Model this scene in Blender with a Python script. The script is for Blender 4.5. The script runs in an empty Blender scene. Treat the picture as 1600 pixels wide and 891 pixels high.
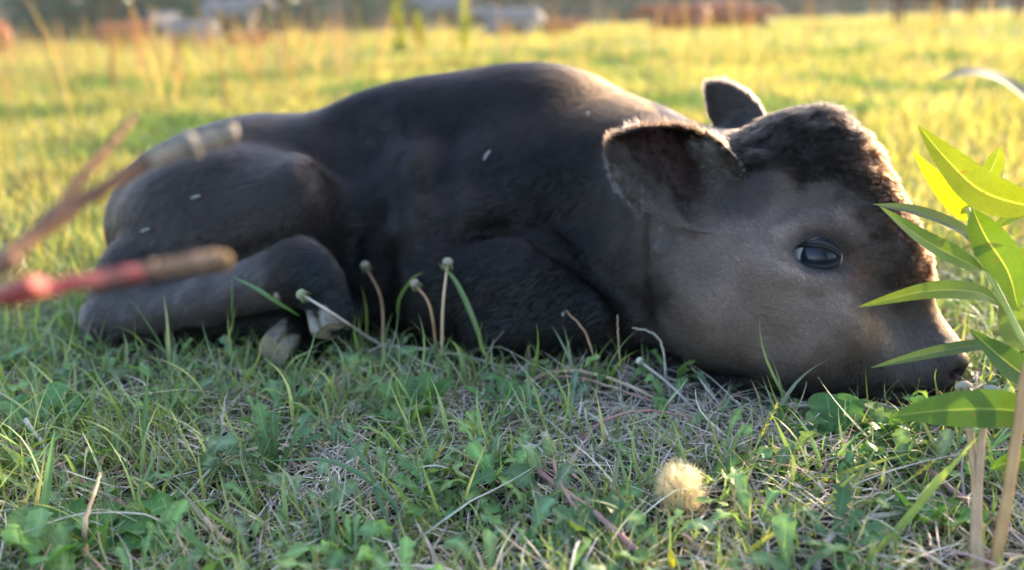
import bpy, math, os, random
import numpy as np
from mathutils import Vector, Matrix

rng = np.random.default_rng(11)
random.seed(11)
SC = bpy.context.scene
COL = SC.collection

# ------------------------------------------------------------------ camera
CAM_H, PITCH, ROLL, FPX = 0.38, math.radians(17.5), math.radians(1.8), 1300.0
CAM = np.array([0.0, 0.0, CAM_H])
FWD = np.array([0.0, math.cos(PITCH), -math.sin(PITCH)])
_r0 = np.array([1.0, 0.0, 0.0]); _u0 = np.array([0.0, math.sin(PITCH), math.cos(PITCH)])
RIGHT = math.cos(ROLL) * _r0 - math.sin(ROLL) * _u0
UP = math.sin(ROLL) * _r0 + math.cos(ROLL) * _u0
cam_data = bpy.data.cameras.new("camera")
cam = bpy.data.objects.new("camera", cam_data); COL.objects.link(cam)
cam.matrix_world = Matrix(((RIGHT[0], UP[0], -FWD[0], CAM[0]), (RIGHT[1], UP[1], -FWD[1], CAM[1]),
                           (RIGHT[2], UP[2], -FWD[2], CAM[2]), (0, 0, 0, 1)))
cam_data.sensor_width = 36.0
cam_data.lens = 36.0 * FPX / 1600.0
cam_data.clip_start = 0.02
cam_data.clip_end = 2000.0
cam_data.dof.use_dof = True
cam_data.dof.focus_distance = 0.73
cam_data.dof.aperture_fstop = 2.7
SC.camera = cam

# ------------------------------------------------------------------ light
SUN_AZ, SUN_EL = math.radians(52.5), math.radians(18)      # azimuth to the right of the view direction
sun_dir = Vector((math.sin(SUN_AZ) * math.cos(SUN_EL), math.cos(SUN_AZ) * math.cos(SUN_EL), math.sin(SUN_EL)))
world = bpy.data.worlds.new("World"); SC.world = world; world.use_nodes = True
wn = world.node_tree.nodes; wl = world.node_tree.links
sky = wn.new("ShaderNodeTexSky"); sky.sky_type = 'NISHITA'; sky.sun_disc = False
sky.sun_elevation = SUN_EL; sky.sun_rotation = SUN_AZ; sky.dust_density = 1.5
bg = wn["Background"]; bg.inputs[1].default_value = 0.15
wl.new(sky.outputs[0], bg.inputs[0])
sd = bpy.data.lights.new("sun", 'SUN'); sd.energy = 2.5; sd.angle = math.radians(0.5); sd.color = (1.0, 0.82, 0.55)
so = bpy.data.objects.new("sun", sd); COL.objects.link(so)
so.rotation_euler = sun_dir.to_track_quat('Z', 'Y').to_euler()
SC.view_settings.view_transform = 'Standard'; SC.view_settings.look = 'None'
SC.view_settings.gamma = 1.0
SC.view_settings.exposure = 2.65
SC.cycles.use_denoising = True
SC.cycles.max_bounces = 8; SC.cycles.diffuse_bounces = 3; SC.cycles.glossy_bounces = 2
SC.cycles.transmission_bounces = 5; SC.cycles.transparent_max_bounces = 8
SC.cycles.sample_clamp_indirect = 6.0

# ------------------------------------------------------------------ helpers
def W(px, py, d):
    """point seen at photo pixel (px,py) whose depth along the view axis is d metres"""
    return CAM + d * (FWD + (px - 800) / FPX * RIGHT + (445.5 - py) / FPX * UP)

def G(px, py, z=0.0):
    v = FWD + (px - 800) / FPX * RIGHT + (445.5 - py) / FPX * UP
    return CAM + v * ((z - CAM_H) / v[2])

def tag(o, label=None, cat=None, group=None, kind=None):
    if label: o["label"] = label
    if cat: o["category"] = cat
    if group: o["group"] = group
    if kind: o["kind"] = kind
    return o

def mesh_obj(name, verts, faces, mat=None, parent=None, smooth=True):
    verts = np.asarray(verts, dtype=np.float32).reshape(-1, 3)
    me = bpy.data.meshes.new(name)
    if isinstance(faces, np.ndarray) and faces.ndim == 2:
        n, k = faces.shape
        me.vertices.add(len(verts)); me.vertices.foreach_set('co', verts.ravel())
        me.loops.add(n * k); me.loops.foreach_set('vertex_index', faces.astype(np.int32).ravel())
        me.polygons.add(n); me.polygons.foreach_set('loop_start', np.arange(0, n * k, k, dtype=np.int32))
        me.update(calc_edges=True); me.validate()
    else:
        me.from_pydata([tuple(map(float, v)) for v in verts], [], [tuple(map(int, f)) for f in faces])
    if smooth:
        me.polygons.foreach_set('use_smooth', np.ones(len(me.polygons), dtype=bool))
    o = bpy.data.objects.new(name, me); COL.objects.link(o)
    if mat: me.materials.append(mat)
    if parent: o.parent = parent
    return o

def empty(name, loc=(0, 0, 0)):
    o = bpy.data.objects.new(name, None); COL.objects.link(o)
    o.location = tuple(map(float, loc)); o.empty_display_size = 0.05
    return o

def vcol(o, cols, name='tint'):
    a = o.data.color_attributes.new(name, 'FLOAT_COLOR', 'POINT')
    c = np.ones((len(o.data.vertices), 4), dtype=np.float32); c[:, :3] = cols
    a.data.foreach_set('color', c.ravel())

def norm(v):
    v = np.asarray(v, float); return v / (np.linalg.norm(v, axis=-1, keepdims=True) + 1e-12)

class NT:
    def __init__(s, name):
        s.m = bpy.data.materials.new(name); s.m.use_nodes = True
        s.n = s.m.node_tree.nodes; s.l = s.m.node_tree.links
        s.bsdf = s.n.get('Principled BSDF'); s.out = s.n.get('Material Output')
    def node(s, t, **kw):
        nd = s.n.new(t)
        for k, v in kw.items():
            if k.startswith('_'): nd.inputs[k[1:].replace('_', ' ')].default_value = v
            else: setattr(nd, k, v)
        return nd
    def link(s, a, b): s.l.new(a, b)
    def noise(s, scale, detail=4, rough=.55, coord='Object'):
        tc = s.node('ShaderNodeTexCoord'); n = s.node('ShaderNodeTexNoise')
        n.inputs['Scale'].default_value = scale; n.inputs['Detail'].default_value = detail
        n.inputs['Roughness'].default_value = rough
        s.link(tc.outputs[coord], n.inputs['Vector']); return n.outputs['Fac']
    def ramp(s, fac, stops):
        r = s.node('ShaderNodeValToRGB')
        while len(r.color_ramp.elements) < len(stops): r.color_ramp.elements.new(0.5)
        for e, (p, c) in zip(r.color_ramp.elements, stops):
            e.position = p; e.color = (*c, 1) if len(c) == 3 else c
        s.link(fac, r.inputs[0]); return r.outputs[0]
    def mix(s, f, a, b, mode='MIX'):
        m = s.node('ShaderNodeMix', data_type='RGBA', blend_type=mode)
        for sock, v in ((m.inputs['Factor'], f), (m.inputs[6], a), (m.inputs[7], b)):
            if isinstance(v, (int, float)): sock.default_value = v
            elif isinstance(v, tuple): sock.default_value = (*v, 1) if len(v) == 3 else v
            else: s.link(v, sock)
        return m.outputs[2]
    def bump(s, h, strength=.3, dist=.001):
        b = s.node('ShaderNodeBump'); b.inputs['Strength'].default_value = strength
        b.inputs['Distance'].default_value = dist
        s.link(h, b.inputs['Height']); s.link(b.outputs[0], s.bsdf.inputs['Normal'])

def simple_mat(name, a, b, scale=60, rough=.7, bump=.3, spec=.3, dist=.001):
    t = NT(name); f = t.noise(scale)
    t.link(t.ramp(f, [(.3, a), (.7, b)]), t.bsdf.inputs['Base Color'])
    t.bsdf.inputs['Roughness'].default_value = rough
    t.bsdf.inputs['Specular IOR Level'].default_value = spec
    if bump: t.bump(f, bump, dist)
    return t.m

def blade_mat(name, trans=.45, rough=.5, spec=.3, sat_trans=(1.3, 1.25, .45), attr='tint', vein=False):
    """leaf / blade: the colour of each blade is its own 'tint'; light also passes through it"""
    t = NT(name)
    at = t.node('ShaderNodeAttribute', attribute_name=attr)
    col = at.outputs['Color']
    f = t.noise(90, 3)
    col = t.mix(.55, col, t.ramp(f, [(.25, (.55, .55, .55)), (.75, (1.0, 1.0, 1.0))]), 'MULTIPLY')
    t.link(col, t.bsdf.inputs['Base Color'])
    t.bsdf.inputs['Roughness'].default_value = rough
    t.bsdf.inputs['Specular IOR Level'].default_value = spec
    tr = t.node('ShaderNodeBsdfTranslucent')
    t.link(t.mix(1.0, col, sat_trans, 'MULTIPLY'), tr.inputs['Color'])
    mx = t.node('ShaderNodeMixShader'); mx.inputs[0].default_value = trans
    t.link(t.bsdf.outputs[0], mx.inputs[1]); t.link(tr.outputs[0], mx.inputs[2])
    t.link(mx.outputs[0], t.out.inputs['Surface'])
    return t.m

def tube(pts, radii, sides=8, cap=True):
    """swept tube -> verts, faces(list)"""
    pts = np.asarray(pts, float); n = len(pts)
    radii = np.broadcast_to(np.asarray(radii, float), (n,))
    tan = norm(np.gradient(pts, axis=0))
    ref = np.array([0, 0, 1.0]) if abs(tan[0][2]) < .9 else np.array([1.0, 0, 0])
    V = []; nrm = norm(np.cross(tan[0], ref))
    for i in range(n):
        nrm = norm(nrm - tan[i] * np.dot(nrm, tan[i])); b = np.cross(tan[i], nrm)
        a = np.linspace(0, 2 * np.pi, sides, endpoint=False)
        V.append(pts[i] + radii[i] * (np.cos(a)[:, None] * nrm + np.sin(a)[:, None] * b))
    V = np.concatenate(V)
    F = []
    for i in range(n - 1):
        for j in range(sides):
            k = (j + 1) % sides
            F.append((i * sides + j, i * sides + k, (i + 1) * sides + k, (i + 1) * sides + j))
    if cap:
        F.append(tuple(range(sides))[::-1]); F.append(tuple((n - 1) * sides + j for j in range(sides)))
    return V, F

def spline(ctrl, n=24):
    """Catmull-Rom through control points (any dimension)"""
    c = np.asarray(ctrl, float); c = np.vstack([2 * c[0] - c[1], c, 2 * c[-1] - c[-2]])
    m = len(c) - 3; t = np.linspace(0, m - 1e-6, n); i = t.astype(int); f = (t - i)[:, None]
    p0, p1, p2, p3 = c[i], c[i + 1], c[i + 2], c[i + 3]
    return .5 * ((2 * p1) + (-p0 + p2) * f + (2 * p0 - 5 * p1 + 4 * p2 - p3) * f ** 2 + (-p0 + 3 * p1 - 3 * p2 + p3) * f ** 3)

class MB:
    """collects pieces into one mesh"""
    def __init__(s): s.v = []; s.f = []; s.c = []; s.n = 0
    def add(s, V, F, col=None):
        V = np.asarray(V, float).reshape(-1, 3)
        s.f += [tuple(int(i) + s.n for i in f) for f in F]; s.v.append(V); s.n += len(V)
        s.c.append(np.tile(np.asarray(col if col is not None else (1, 1, 1), float), (len(V), 1)) if col is None or np.ndim(col) == 1 else col)
    def build(s, name, mat, parent=None, smooth=True):
        o = mesh_obj(name, np.concatenate(s.v), s.f, mat, parent, smooth)
        vcol(o, np.concatenate(s.c)); return o
HAIR_GAIN = 1.0
# ------------------------------------------------------------------ CALF : one continuous skin grown from smooth-blended masses
def q_ell(c, r, R=None):
    c = np.asarray(c, float); r = np.asarray(r, float)
    def f(X, Y, Z):
        x, y, z = X - c[0], Y - c[1], Z - c[2]
        if R is not None:
            x, y, z = (x * R[0][0] + y * R[0][1] + z * R[0][2], x * R[1][0] + y * R[1][1] + z * R[1][2],
                       x * R[2][0] + y * R[2][1] + z * R[2][2])
        k0 = np.sqrt((x / r[0]) ** 2 + (y / r[1]) ** 2 + (z / r[2]) ** 2)
        k1 = np.sqrt((x / r[0] ** 2) ** 2 + (y / r[1] ** 2) ** 2 + (z / r[2] ** 2) ** 2) + 1e-9
        return k0 * (k0 - 1) / k1
    m = r if R is None else np.full(3, r.max())
    return f, c - m, c + m

def q_cone(a, b, ra, rb):
    a = np.asarray(a, float); b = np.asarray(b, float); ab = b - a; L2 = ab @ ab
    def f(X, Y, Z):
        h = np.clip(((X - a[0]) * ab[0] + (Y - a[1]) * ab[1] + (Z - a[2]) * ab[2]) / L2, 0, 1)
        d = np.sqrt((X - a[0] - h * ab[0]) ** 2 + (Y - a[1] - h * ab[1]) ** 2 + (Z - a[2] - h * ab[2]) ** 2)
        return d - (ra + (rb - ra) * (h * h * (3 - 2 * h)))
    return f, np.minimum(a - ra, b - rb), np.maximum(a + ra, b + rb)

# head frame: u from poll to muzzle, v toward the near side of the face, w out of the forehead
HO = W(1251, 222, .915); HM = W(1490, 548, .872)
hu = norm(HM - HO)
hv = np.array([-.22, -.93, -.20]); hv = norm(hv - hu * (hv @ hu))
hw = np.cross(hu, hv)
if hw[2] < 0: hw = -hw
def HL(u, v, w): return HO + u * hu + v * hv + w * hw
HR = np.array([hu, hv, hw])
def h_ell(u, v, w, r): return q_ell(HL(u, v, w), r, HR)
def h_cone(a, b, ra, rb): return q_cone(HL(*a), HL(*b), ra, rb)


def ear_field(base, tip, face, half_w, cup, t=.0040, skew=0.0):
    """leaf-shaped cupped ear; 'face' is the direction the hollow looks"""
    base = np.asarray(base, float); tip = np.asarray(tip, float)
    L = np.linalg.norm(tip - base); P = (tip - base) / L
    Rn = norm(np.asarray(face, float) - P * (np.asarray(face, float) @ P)); Q = np.cross(Rn, P)
    def f(X, Y, Z):
        x, y, z = X - base[0], Y - base[1], Z - base[2]
        p = (x * P[0] + y * P[1] + z * P[2]) / L
        q = x * Q[0] + y * Q[1] + z * Q[2]
        r = x * Rn[0] + y * Rn[1] + z * Rn[2]
        pc = np.clip(p, 0, 1)
        wd = half_w * np.clip(np.maximum(np.sin(np.pi * np.clip(.17 + .83 * pc ** .95, 0, 1)), 1e-4) ** .62, .02, 1)
        qs = q - skew * pc * (1 - pc)
        n = qs / wd
        surf = cup * (np.minimum(np.abs(n), 1.3) ** 2.2) * (1.25 - .75 * pc) - cup * .6
        out = np.maximum(np.abs(qs) - wd, np.maximum(-p * L, (p - 1) * L))
        th = np.abs(r - surf) - t
        return np.where((out > 0) & (th > 0), np.sqrt(np.maximum(out, 0) ** 2 + np.maximum(th, 0) ** 2), np.maximum(out, th))
    lo = np.minimum(base, tip) - half_w * 1.1; hi = np.maximum(base, tip) + half_w * 1.1
    return f, lo, hi, (base, P, Q, Rn, L)

EAR_BASE, EAR_TIP = W(1134, 318, .868), W(954, 219, .862)
ear1 = ear_field(EAR_BASE, EAR_TIP, np.array([.22, -1, .10]), .050, .038, skew=.0)
EAR2_BASE, EAR2_TIP = W(1176, 226, 1.00), W(1112, 130, 1.03)
ear2 = ear_field(EAR2_BASE, EAR2_TIP, np.array([.5, .8, .3]), .034, .014)

P = []   # (func, lo, hi, blend)
def add(q, k): P.append((q[0], q[1], q[2], k))
E = lambda c, r: q_ell(c, r)
# trunk
add(E((-.05, 1.225, .150), (.31, .150, .163)), .05)
add(E((.045, 1.215, .170), (.155, .125, .145)), .05)
add(E((.160, 1.155, .130), (.12, .110, .118)), .05)
add(E((-.355, 1.230, .128), (.160, .135, .135)), .04)
add(E((-.445, 1.190, .105), (.135, .120, .125)), .05)
# haunch
add(q_ell(W(370, 345, 1.12), (.150, .085, .095)), .035)
add(q_cone(W(480, 330, 1.07), W(230, 440, 1.09), .070, .055), .03)
add(q_cone(W(230, 440, 1.09), W(172, 498, 1.07), .050, .032), .03)
# near hind cannon, fetlock, pastern
add(q_cone(W(180, 500, 1.06), W(330, 468, 1.01), .030, .028), .02)
add(q_cone(W(330, 468, 1.01), W(470, 425, .975), .028, .036), .015)
add(q_ell(W(480, 428, .975), (.045, .034, .036)), .02)
add(q_cone(W(505, 440, .97), W(522, 490, .965), .032, .026), .012)
# far hind foot coming out underneath
add(q_cone(W(330, 505, 1.08), W(520, 505, 1.04), .030, .034), .015)
add(q_cone(W(520, 505, 1.04), W(455, 528, .985), .030, .026), .012)
# chest, shoulder, folded forearm
add(q_cone(W(640, 330, 1.10), W(880, 300, 1.13), .085, .10), .04)
add(q_cone(W(610, 440, 1.09), W(690, 400, 1.08), .065, .075), .03)
add(q_cone(W(690, 455, 1.06), W(830, 452, 1.025), .078, .070), .02)
add(q_cone(W(830, 452, 1.025), W(938, 494, .985), .070, .048), .02)
add(q_cone(W(935, 498, .985), W(760, 520, .99), .040, .032), .014)
add(q_ell(W(900, 380, 1.13), (.09, .08, .10)), .04)
# neck and throat
add(q_cone(W(985, 300, 1.14), W(1100, 335, 1.00), .112, .098), .05)
add(q_cone(W(1090, 350, 1.02), W(1150, 330, .94), .100, .082), .04)
add(q_cone(W(1010, 420, 1.06), W(1130, 448, .945), .095, .090), .035)
add(q_ell(W(1150, 485, .93), (.07, .06, .065)), .03)
# head
add(h_ell(.045, 0, -.026, (.078, .068, .068)), .03)
add(h_ell(.002, 0, -.008, (.034, .044, .034)), .03)
add(h_ell(.100, 0, -.026, (.080, .067, .060)), .03)
add(h_cone((.10, 0, -.020), (.262, 0, -.024), .055, .032), .03)
add(h_cone((.13, .03, -.060), (.25, .014, -.052), .045, .028), .03)
add(h_cone((.13, -.03, -.060), (.25, -.014, -.052), .045, .028), .03)
add(h_ell(.268, .0, -.036, (.042, .042, .038)), .022)
add(h_ell(.278, .019, -.030, (.021, .019, .020)), .012)
add(h_ell(.278, -.019, -.030, (.021, .019, .020)), .012)
add(q_cone(W(1165, 452, .885), W(1255, 515, .872), .080, .062), .035)
add(q_cone(W(1255, 520, .872), W(1380, 585, .868), .056, .036), .03)
# brow above the eye and cheekbone below
add(q_cone(HL(.085, .058, -.012), HL(.135, .050, -.010), .020, .016), .03)
add(q_cone(HL(.100, .052, -.080), HL(.165, .026, -.066), .018, .016), .05)
# ear roots
add(q_cone(W(1175, 310, .895), W(1128, 318, .895), .040, .030), .025)
add(q_cone(W(1190, 225, .985), W(1166, 206, 1.005), .030, .020), .02)
add(ear1[:3], .009)
add(ear2[:3], .008)

VOX = .0030
LO = np.array([-.63, .70, -.012]); HI = np.array([.56, 1.42, .345])
ns = np.ceil((HI - LO) / VOX).astype(int) + 1
gx = (LO[0] + VOX * np.arange(ns[0])).astype(np.float32)
gy = (LO[1] + VOX * np.arange(ns[1])).astype(np.float32)
gz = (LO[2] + VOX * np.arange(ns[2])).astype(np.float32)
D = np.full(ns, 1.0, dtype=np.float32)
def box(lo, hi, m):
    a = np.clip(np.floor((lo - m - LO) / VOX).astype(int), 0, ns); b = np.clip(np.ceil((hi + m - LO) / VOX).astype(int) + 1, 0, ns)
    return tuple(slice(i, j) for i, j in zip(a, b))
for f, lo, hi, k in P:
    s = box(np.asarray(lo), np.asarray(hi), k + .012)
    X = gx[s[0]][:, None, None]; Y = gy[s[1]][None, :, None]; Z = gz[s[2]][None, None, :]
    d = f(X, Y, Z).astype(np.float32); a = D[s]
    h = np.maximum(k - np.abs(a - d), 0) / k
    D[s] = np.minimum(a, d) - h * h * k * .25
def sdf_at(p):
    q = (np.atleast_2d(p) - LO) / VOX; i = np.clip(np.floor(q).astype(int), 0, ns - 2); f = q - i; o = 0
    for a in (0, 1):
        for b in (0, 1):
            for c in (0, 1):
                o = o + D[i[:, 0] + a, i[:, 1] + b, i[:, 2] + c] * (f[:, 0] if a else 1 - f[:, 0]) * (f[:, 1] if b else 1 - f[:, 1]) * (f[:, 2] if c else 1 - f[:, 2])
    return o
def skin_at(px, py, d0=.72, d1=1.35):
    """where the sight line through a pixel first meets the uncut skin"""
    d = np.arange(d0, d1, .001); v = sdf_at(np.array([W(px, py, x) for x in d]))
    k = np.argmax(v < 0)
    return d[k] if v[k] < 0 else d1
def blend_in(q, k, sub=False):
    f, lo, hi = q[:3]; s = box(np.asarray(lo), np.asarray(hi), k + .012)
    X = gx[s[0]][:, None, None]; Y = gy[s[1]][None, :, None]; Z = gz[s[2]][None, None, :]
    d = f(X, Y, Z).astype(np.float32); a = D[s]
    if sub:
        d = -d; h = np.maximum(k - np.abs(a - d), 0) / k; D[s] = np.maximum(a, d) + h * h * k * .25
    else:
        h = np.maximum(k - np.abs(a - d), 0) / k; D[s] = np.minimum(a, d) - h * h * k * .25
def form(pix, r, off, k, sub):
    """a groove (sub) or a ridge that follows the skin through the given points"""
    ds = [skin_at(x, y) for x, y in pix]
    pts = [W(x, y, d + off) for (x, y), d in zip(pix, ds)]
    for a_, b_ in zip(pts, pts[1:]): blend_in(q_cone(a_, b_, r, r), k, sub)
# muscles, folds and bones under the hide
form([(556, 290), (560, 350), (564, 410), (568, 470)], .026, -.017, .05, True)
form([(985, 330), (978, 400), (986, 470), (998, 520)], .018, -.011, .020, True)
form([(860, 378), (930, 420), (985, 480)], .014, -.010, .014, True)
form([(700, 372), (780, 356), (860, 372)], .012, -.009, .016, True)
form([(582, 440), (600, 385), (650, 345), (730, 325), (820, 332)], .016, .010, .022, False)
form([(610, 250), (625, 330), (640, 400)], .010, -.008, .020, True)
form([(250, 430), (330, 415), (420, 385)], .010, -.008, .012, True)
form([(700, 200), (690, 270), (700, 330)], .014, -.011, .03, True)
form([(1295, 212), (1335, 262), (1366, 322), (1396, 388), (1420, 440)], .016, .0135, .032, False)
form([(1215, 372), (1255, 352), (1300, 352), (1330, 372)], .0085, .003, .014, False)
form([(1225, 432), (1270, 445), (1320, 440)], .007, .003, .012, False)
form([(1110, 400), (1150, 470), (1200, 540)], .022, -.017, .03, True)
form([(1330, 612), (1390, 618), (1450, 616), (1494, 612)], .005, -.0022, .005, True)
form([(1475, 568), (1488, 560), (1502, 566)], .006, .001, .012, False)
form([(536, 176), (548, 215), (556, 260)], .030, -.024, .05, True)
CAP = [(1120, 258), (1170, 262), (1230, 268), (1300, 282), (1350, 316), (1388, 368), (1412, 412), (1428, 452)]
CAP3 = np.array([W(x, y, skin_at(x, y)) for x, y in CAP]) - HO
STR3 = np.array([W(x, y, skin_at(x, y)) for x, y in [(1270, 180), (1305, 205), (1345, 262), (1374, 322), (1402, 388), (1428, 452), (1465, 520)]]) - HO
EYE_D = skin_at(1273, 400)
EYE_C = W(1273, 400, EYE_D)
print('eye depth', EYE_D)
# carved hollows: (func, lo, hi, blend)
view = norm(EYE_C - CAM)
ERgt = norm(W(1310, 404, .83) - W(1236, 398, .822)); EUp = norm(np.cross(ERgt, view)); EUp = EUp if EUp[2] > 0 else -EUp
ER = np.array([ERgt, norm(np.cross(EUp, ERgt)), EUp])
C = []
C.append((*q_ell(EYE_C, (.0258, .030, .0112), ER), .003))
NOSE_D = skin_at(1493, 586); NOSE1 = W(1493, 586, NOSE_D)
C.append((*q_ell(NOSE1, (.0100, .013, .0060)), .004))
C.append((*q_ell(HL(.300, -.021, -.024), (.011, .0065, .008), HR), .004))
C.append((*q_cone(HL(.298, .036, -.057), HL(.235, .040, -.066), .0022, .0012), .003))
# hollow of the near ear
eb, eP, eQ, eR, eL = ear1[3]


for f, lo, hi, k in C:
    s = box(np.asarray(lo), np.asarray(hi), k + .012)
    X = gx[s[0]][:, None, None]; Y = gy[s[1]][None, :, None]; Z = gz[s[2]][None, None, :]
    d = -f(X, Y, Z).astype(np.float32); a = D[s]
    h = np.maximum(k - np.abs(a - d), 0) / k
    D[s] = np.maximum(a, d) + h * h * k * .25

def surface_nets(D):
    S = D < 0
    nx, ny, nz = D.shape
    c = np.zeros((nx - 1, ny - 1, nz - 1), np.int8)
    for i in (0, 1):
        for j in (0, 1):
            for k in (0, 1):
                c += S[i:nx - 1 + i, j:ny - 1 + j, k:nz - 1 + k]
    act = (c > 0) & (c < 8)
    ids = np.full(act.shape, -1, np.int32); I, J, K = np.nonzero(act); ids[I, J, K] = np.arange(len(I))
    acc = np.zeros((len(I), 3)); cnt = np.zeros(len(I))
    cor = [(0, 0, 0), (1, 0, 0), (0, 1, 0), (1, 1, 0), (0, 0, 1), (1, 0, 1), (0, 1, 1), (1, 1, 1)]
    vals = {q: D[I + q[0], J + q[1], K + q[2]] for q in cor}
    for a in cor:
        for ax in range(3):
            if a[ax]: continue
            b = list(a); b[ax] = 1; b = tuple(b)
            va, vb = vals[a], vals[b]; m = (va < 0) != (vb < 0)
            t = np.where(m, va / np.where(m, va - vb, 1), 0)
            p = np.tile(np.array(a, float), (len(I), 1)); p[:, ax] += t
            acc[m] += p[m]; cnt[m] += 1
    V = np.stack([I, J, K], 1) + acc / cnt[:, None]
    V = LO + V * VOX
    F = []
    for ax in range(3):
        sl0 = [slice(1, -1)] * 3; sl1 = [slice(1, -1)] * 3
        sl0[ax] = slice(0, -1); sl1[ax] = slice(1, None)
        A, B = S[tuple(sl0)], S[tuple(sl1)]
        off = [1, 1, 1]; off[ax] = 0
        u, v = (ax + 1) % 3, (ax + 2) % 3
        for flip in (False, True):
            m = (A & ~B) if not flip else (~A & B)
            idx = np.stack(np.nonzero(m), 1) + off
            def cell(du, dv):
                q = idx.copy(); q[:, u] -= du; q[:, v] -= dv
                return ids[q[:, 0], q[:, 1], q[:, 2]]
            quad = np.stack([cell(1, 1), cell(0, 1), cell(0, 0), cell(1, 0)], 1)
            F.append(quad[:, ::-1] if flip else quad)
    return V, np.concatenate(F)

BV, BF = surface_nets(D)
BF = BF[(BF >= 0).all(1)]
# a light relax to take off the voxel ripple
def relax(V, F, it):
    for _ in range(it):
        acc = np.zeros_like(V); n = np.zeros(len(V))
        for k in range(4):
            a, b = F[:, k], F[:, (k + 1) % 4]
            np.add.at(acc, a, V[b]); np.add.at(n, a, 1)
            np.add.at(acc, b, V[a]); np.add.at(n, b, 1)
        V = V * .5 + .5 * acc / np.maximum(n, 1)[:, None]
    return V
BV = relax(BV, BF, 2)
CALF_RAW = True
def vnormals(V, F):
    fn = np.cross(V[F[:, 2]] - V[F[:, 0]], V[F[:, 3]] - V[F[:, 1]])
    N = np.zeros_like(V)
    for k in range(4): np.add.at(N, F[:, k], fn)
    return norm(N)
BN = vnormals(BV, BF)

# ------------------------------------------------------------------ coat: colour, length and lie of the hair by region
def ss(x, a, b):
    t = np.clip((x - a) / (b - a), 0, 1); return t * t * (3 - 2 * t)

def vnoise(p, scale, seed=0):
    """smooth value noise, cheap, 0..1"""
    q = p * scale + 1000; i = np.floor(q).astype(np.int64); f = q - i; f = f * f * (3 - 2 * f); o = 0
    for a in (0, 1):
        for b in (0, 1):
            for c in (0, 1):
                h = ((i[:, 0] + a) * 73856093) ^ ((i[:, 1] + b) * 19349663) ^ ((i[:, 2] + c) * 83492791) ^ (seed * 2654435761)
                h = (h ^ (h >> 13)) * 1274126177 & 0x7fffffff
                r = (h % 10007) / 10007.0
                o = o + r * (f[:, 0] if a else 1 - f[:, 0]) * (f[:, 1] if b else 1 - f[:, 1]) * (f[:, 2] if c else 1 - f[:, 2])
    return o

def seg_d(p, a, b):
    a = np.asarray(a); b = np.asarray(b); ab = b - a
    t = np.clip(((p - a) @ ab) / (ab @ ab), 0, 1)
    return np.linalg.norm(p - a - t[:, None] * ab, axis=1), t

def regions(p, n):
    """weights of the coat's regions at points p with normals n"""
    q = p - HO; u = q @ hu; v = q @ hv; w = q @ hw
    R = {}
    R['u'], R['v'], R['w'] = u, v, w
    head = ss(p[:, 0] + .05 * (vnoise(p, 30, 93) - .5), .095, .215) * ss(-p[:, 1], -1.12, -.93)
    q2 = p - eb; ep = q2 @ eP / eL; eq = q2 @ eQ; er = q2 @ eR
    ear = ((ep > .10) & (ep < 1.15) & (np.abs(eq) < .07) & (er < .055) & (er > -.034)) * ss(ep, .05, .28)
    ear = ear * (p @ hu < (HO @ hu + .16))
    R['ep'], R['eq'], R['er'] = ep, eq, er
    qb = p - EAR2_BASE; e2 = ss(qb @ norm(EAR2_TIP - EAR2_BASE), .004, .02) * (p[:, 1] > .95) * (p[:, 0] > .2)
    R['ear'] = ear; R['ear2'] = e2
    R['head'] = head
    # crown: the dark, curly cap that runs down the front of the face
    nf = n @ hw
    cu, cv = CAP3 @ hu, CAP3 @ hv; o_ = np.argsort(cu); vc = np.interp(u, cu[o_], cv[o_])
    wob = .016 * (vnoise(p, 90, 97) - .5) + .012 * (vnoise(p, 300, 99) - .5)
    crown = ss(u, -.06, -.03) * (1 - ss(u, cu.max() - .008, cu.max() + .022)) * ss(vc - np.where(v < 0, -v, v) + wob, -.012, .016) * (w > -.10)
    su, sv = STR3 @ hu, STR3 @ hv; o_ = np.argsort(su); R['strip'] = ss(np.interp(u, su[o_], sv[o_]) - v + wob, -.006, .010) * ss(u, .02, .06)
    R['crown'] = crown * head * (1 - ear)
    R['tuft'] = (1 - ss(np.linalg.norm((p - W(1102, 262, .862)) * [1, .6, 1], axis=1), .016, .030)) * 1.0
    R['inner'] = ear * ss(n @ eR, -.2, .3) * (1 - ss(-eq, .018, .034)) * (1 - ss(ep, .80, 1.0))
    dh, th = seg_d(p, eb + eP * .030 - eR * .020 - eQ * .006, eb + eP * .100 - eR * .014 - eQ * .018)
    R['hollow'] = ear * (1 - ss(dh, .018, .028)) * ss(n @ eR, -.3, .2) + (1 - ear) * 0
    de = np.sqrt(((p - EYE_C) @ ER[0] / .031) ** 2 + ((p - EYE_C) @ ER[2] / .019) ** 2 + ((p - EYE_C) @ ER[1] / .04) ** 2)
    R['eye'] = 1 - ss(de, .72, .92)
    R['eyering'] = 1 - ss(de, .95, 1.7)
    dn = np.linalg.norm(p - NOSE1, axis=1)
    R['nostril'] = 1 - ss(dn, .010, .015)
    R['muzzle'] = ss(u, .18, .27) * head
    R['nosepad'] = ss(u, .283, .297) * ss(-np.abs(v), -.036, -.028) * ss(w, -.052, -.036) * head
    return R

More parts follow.
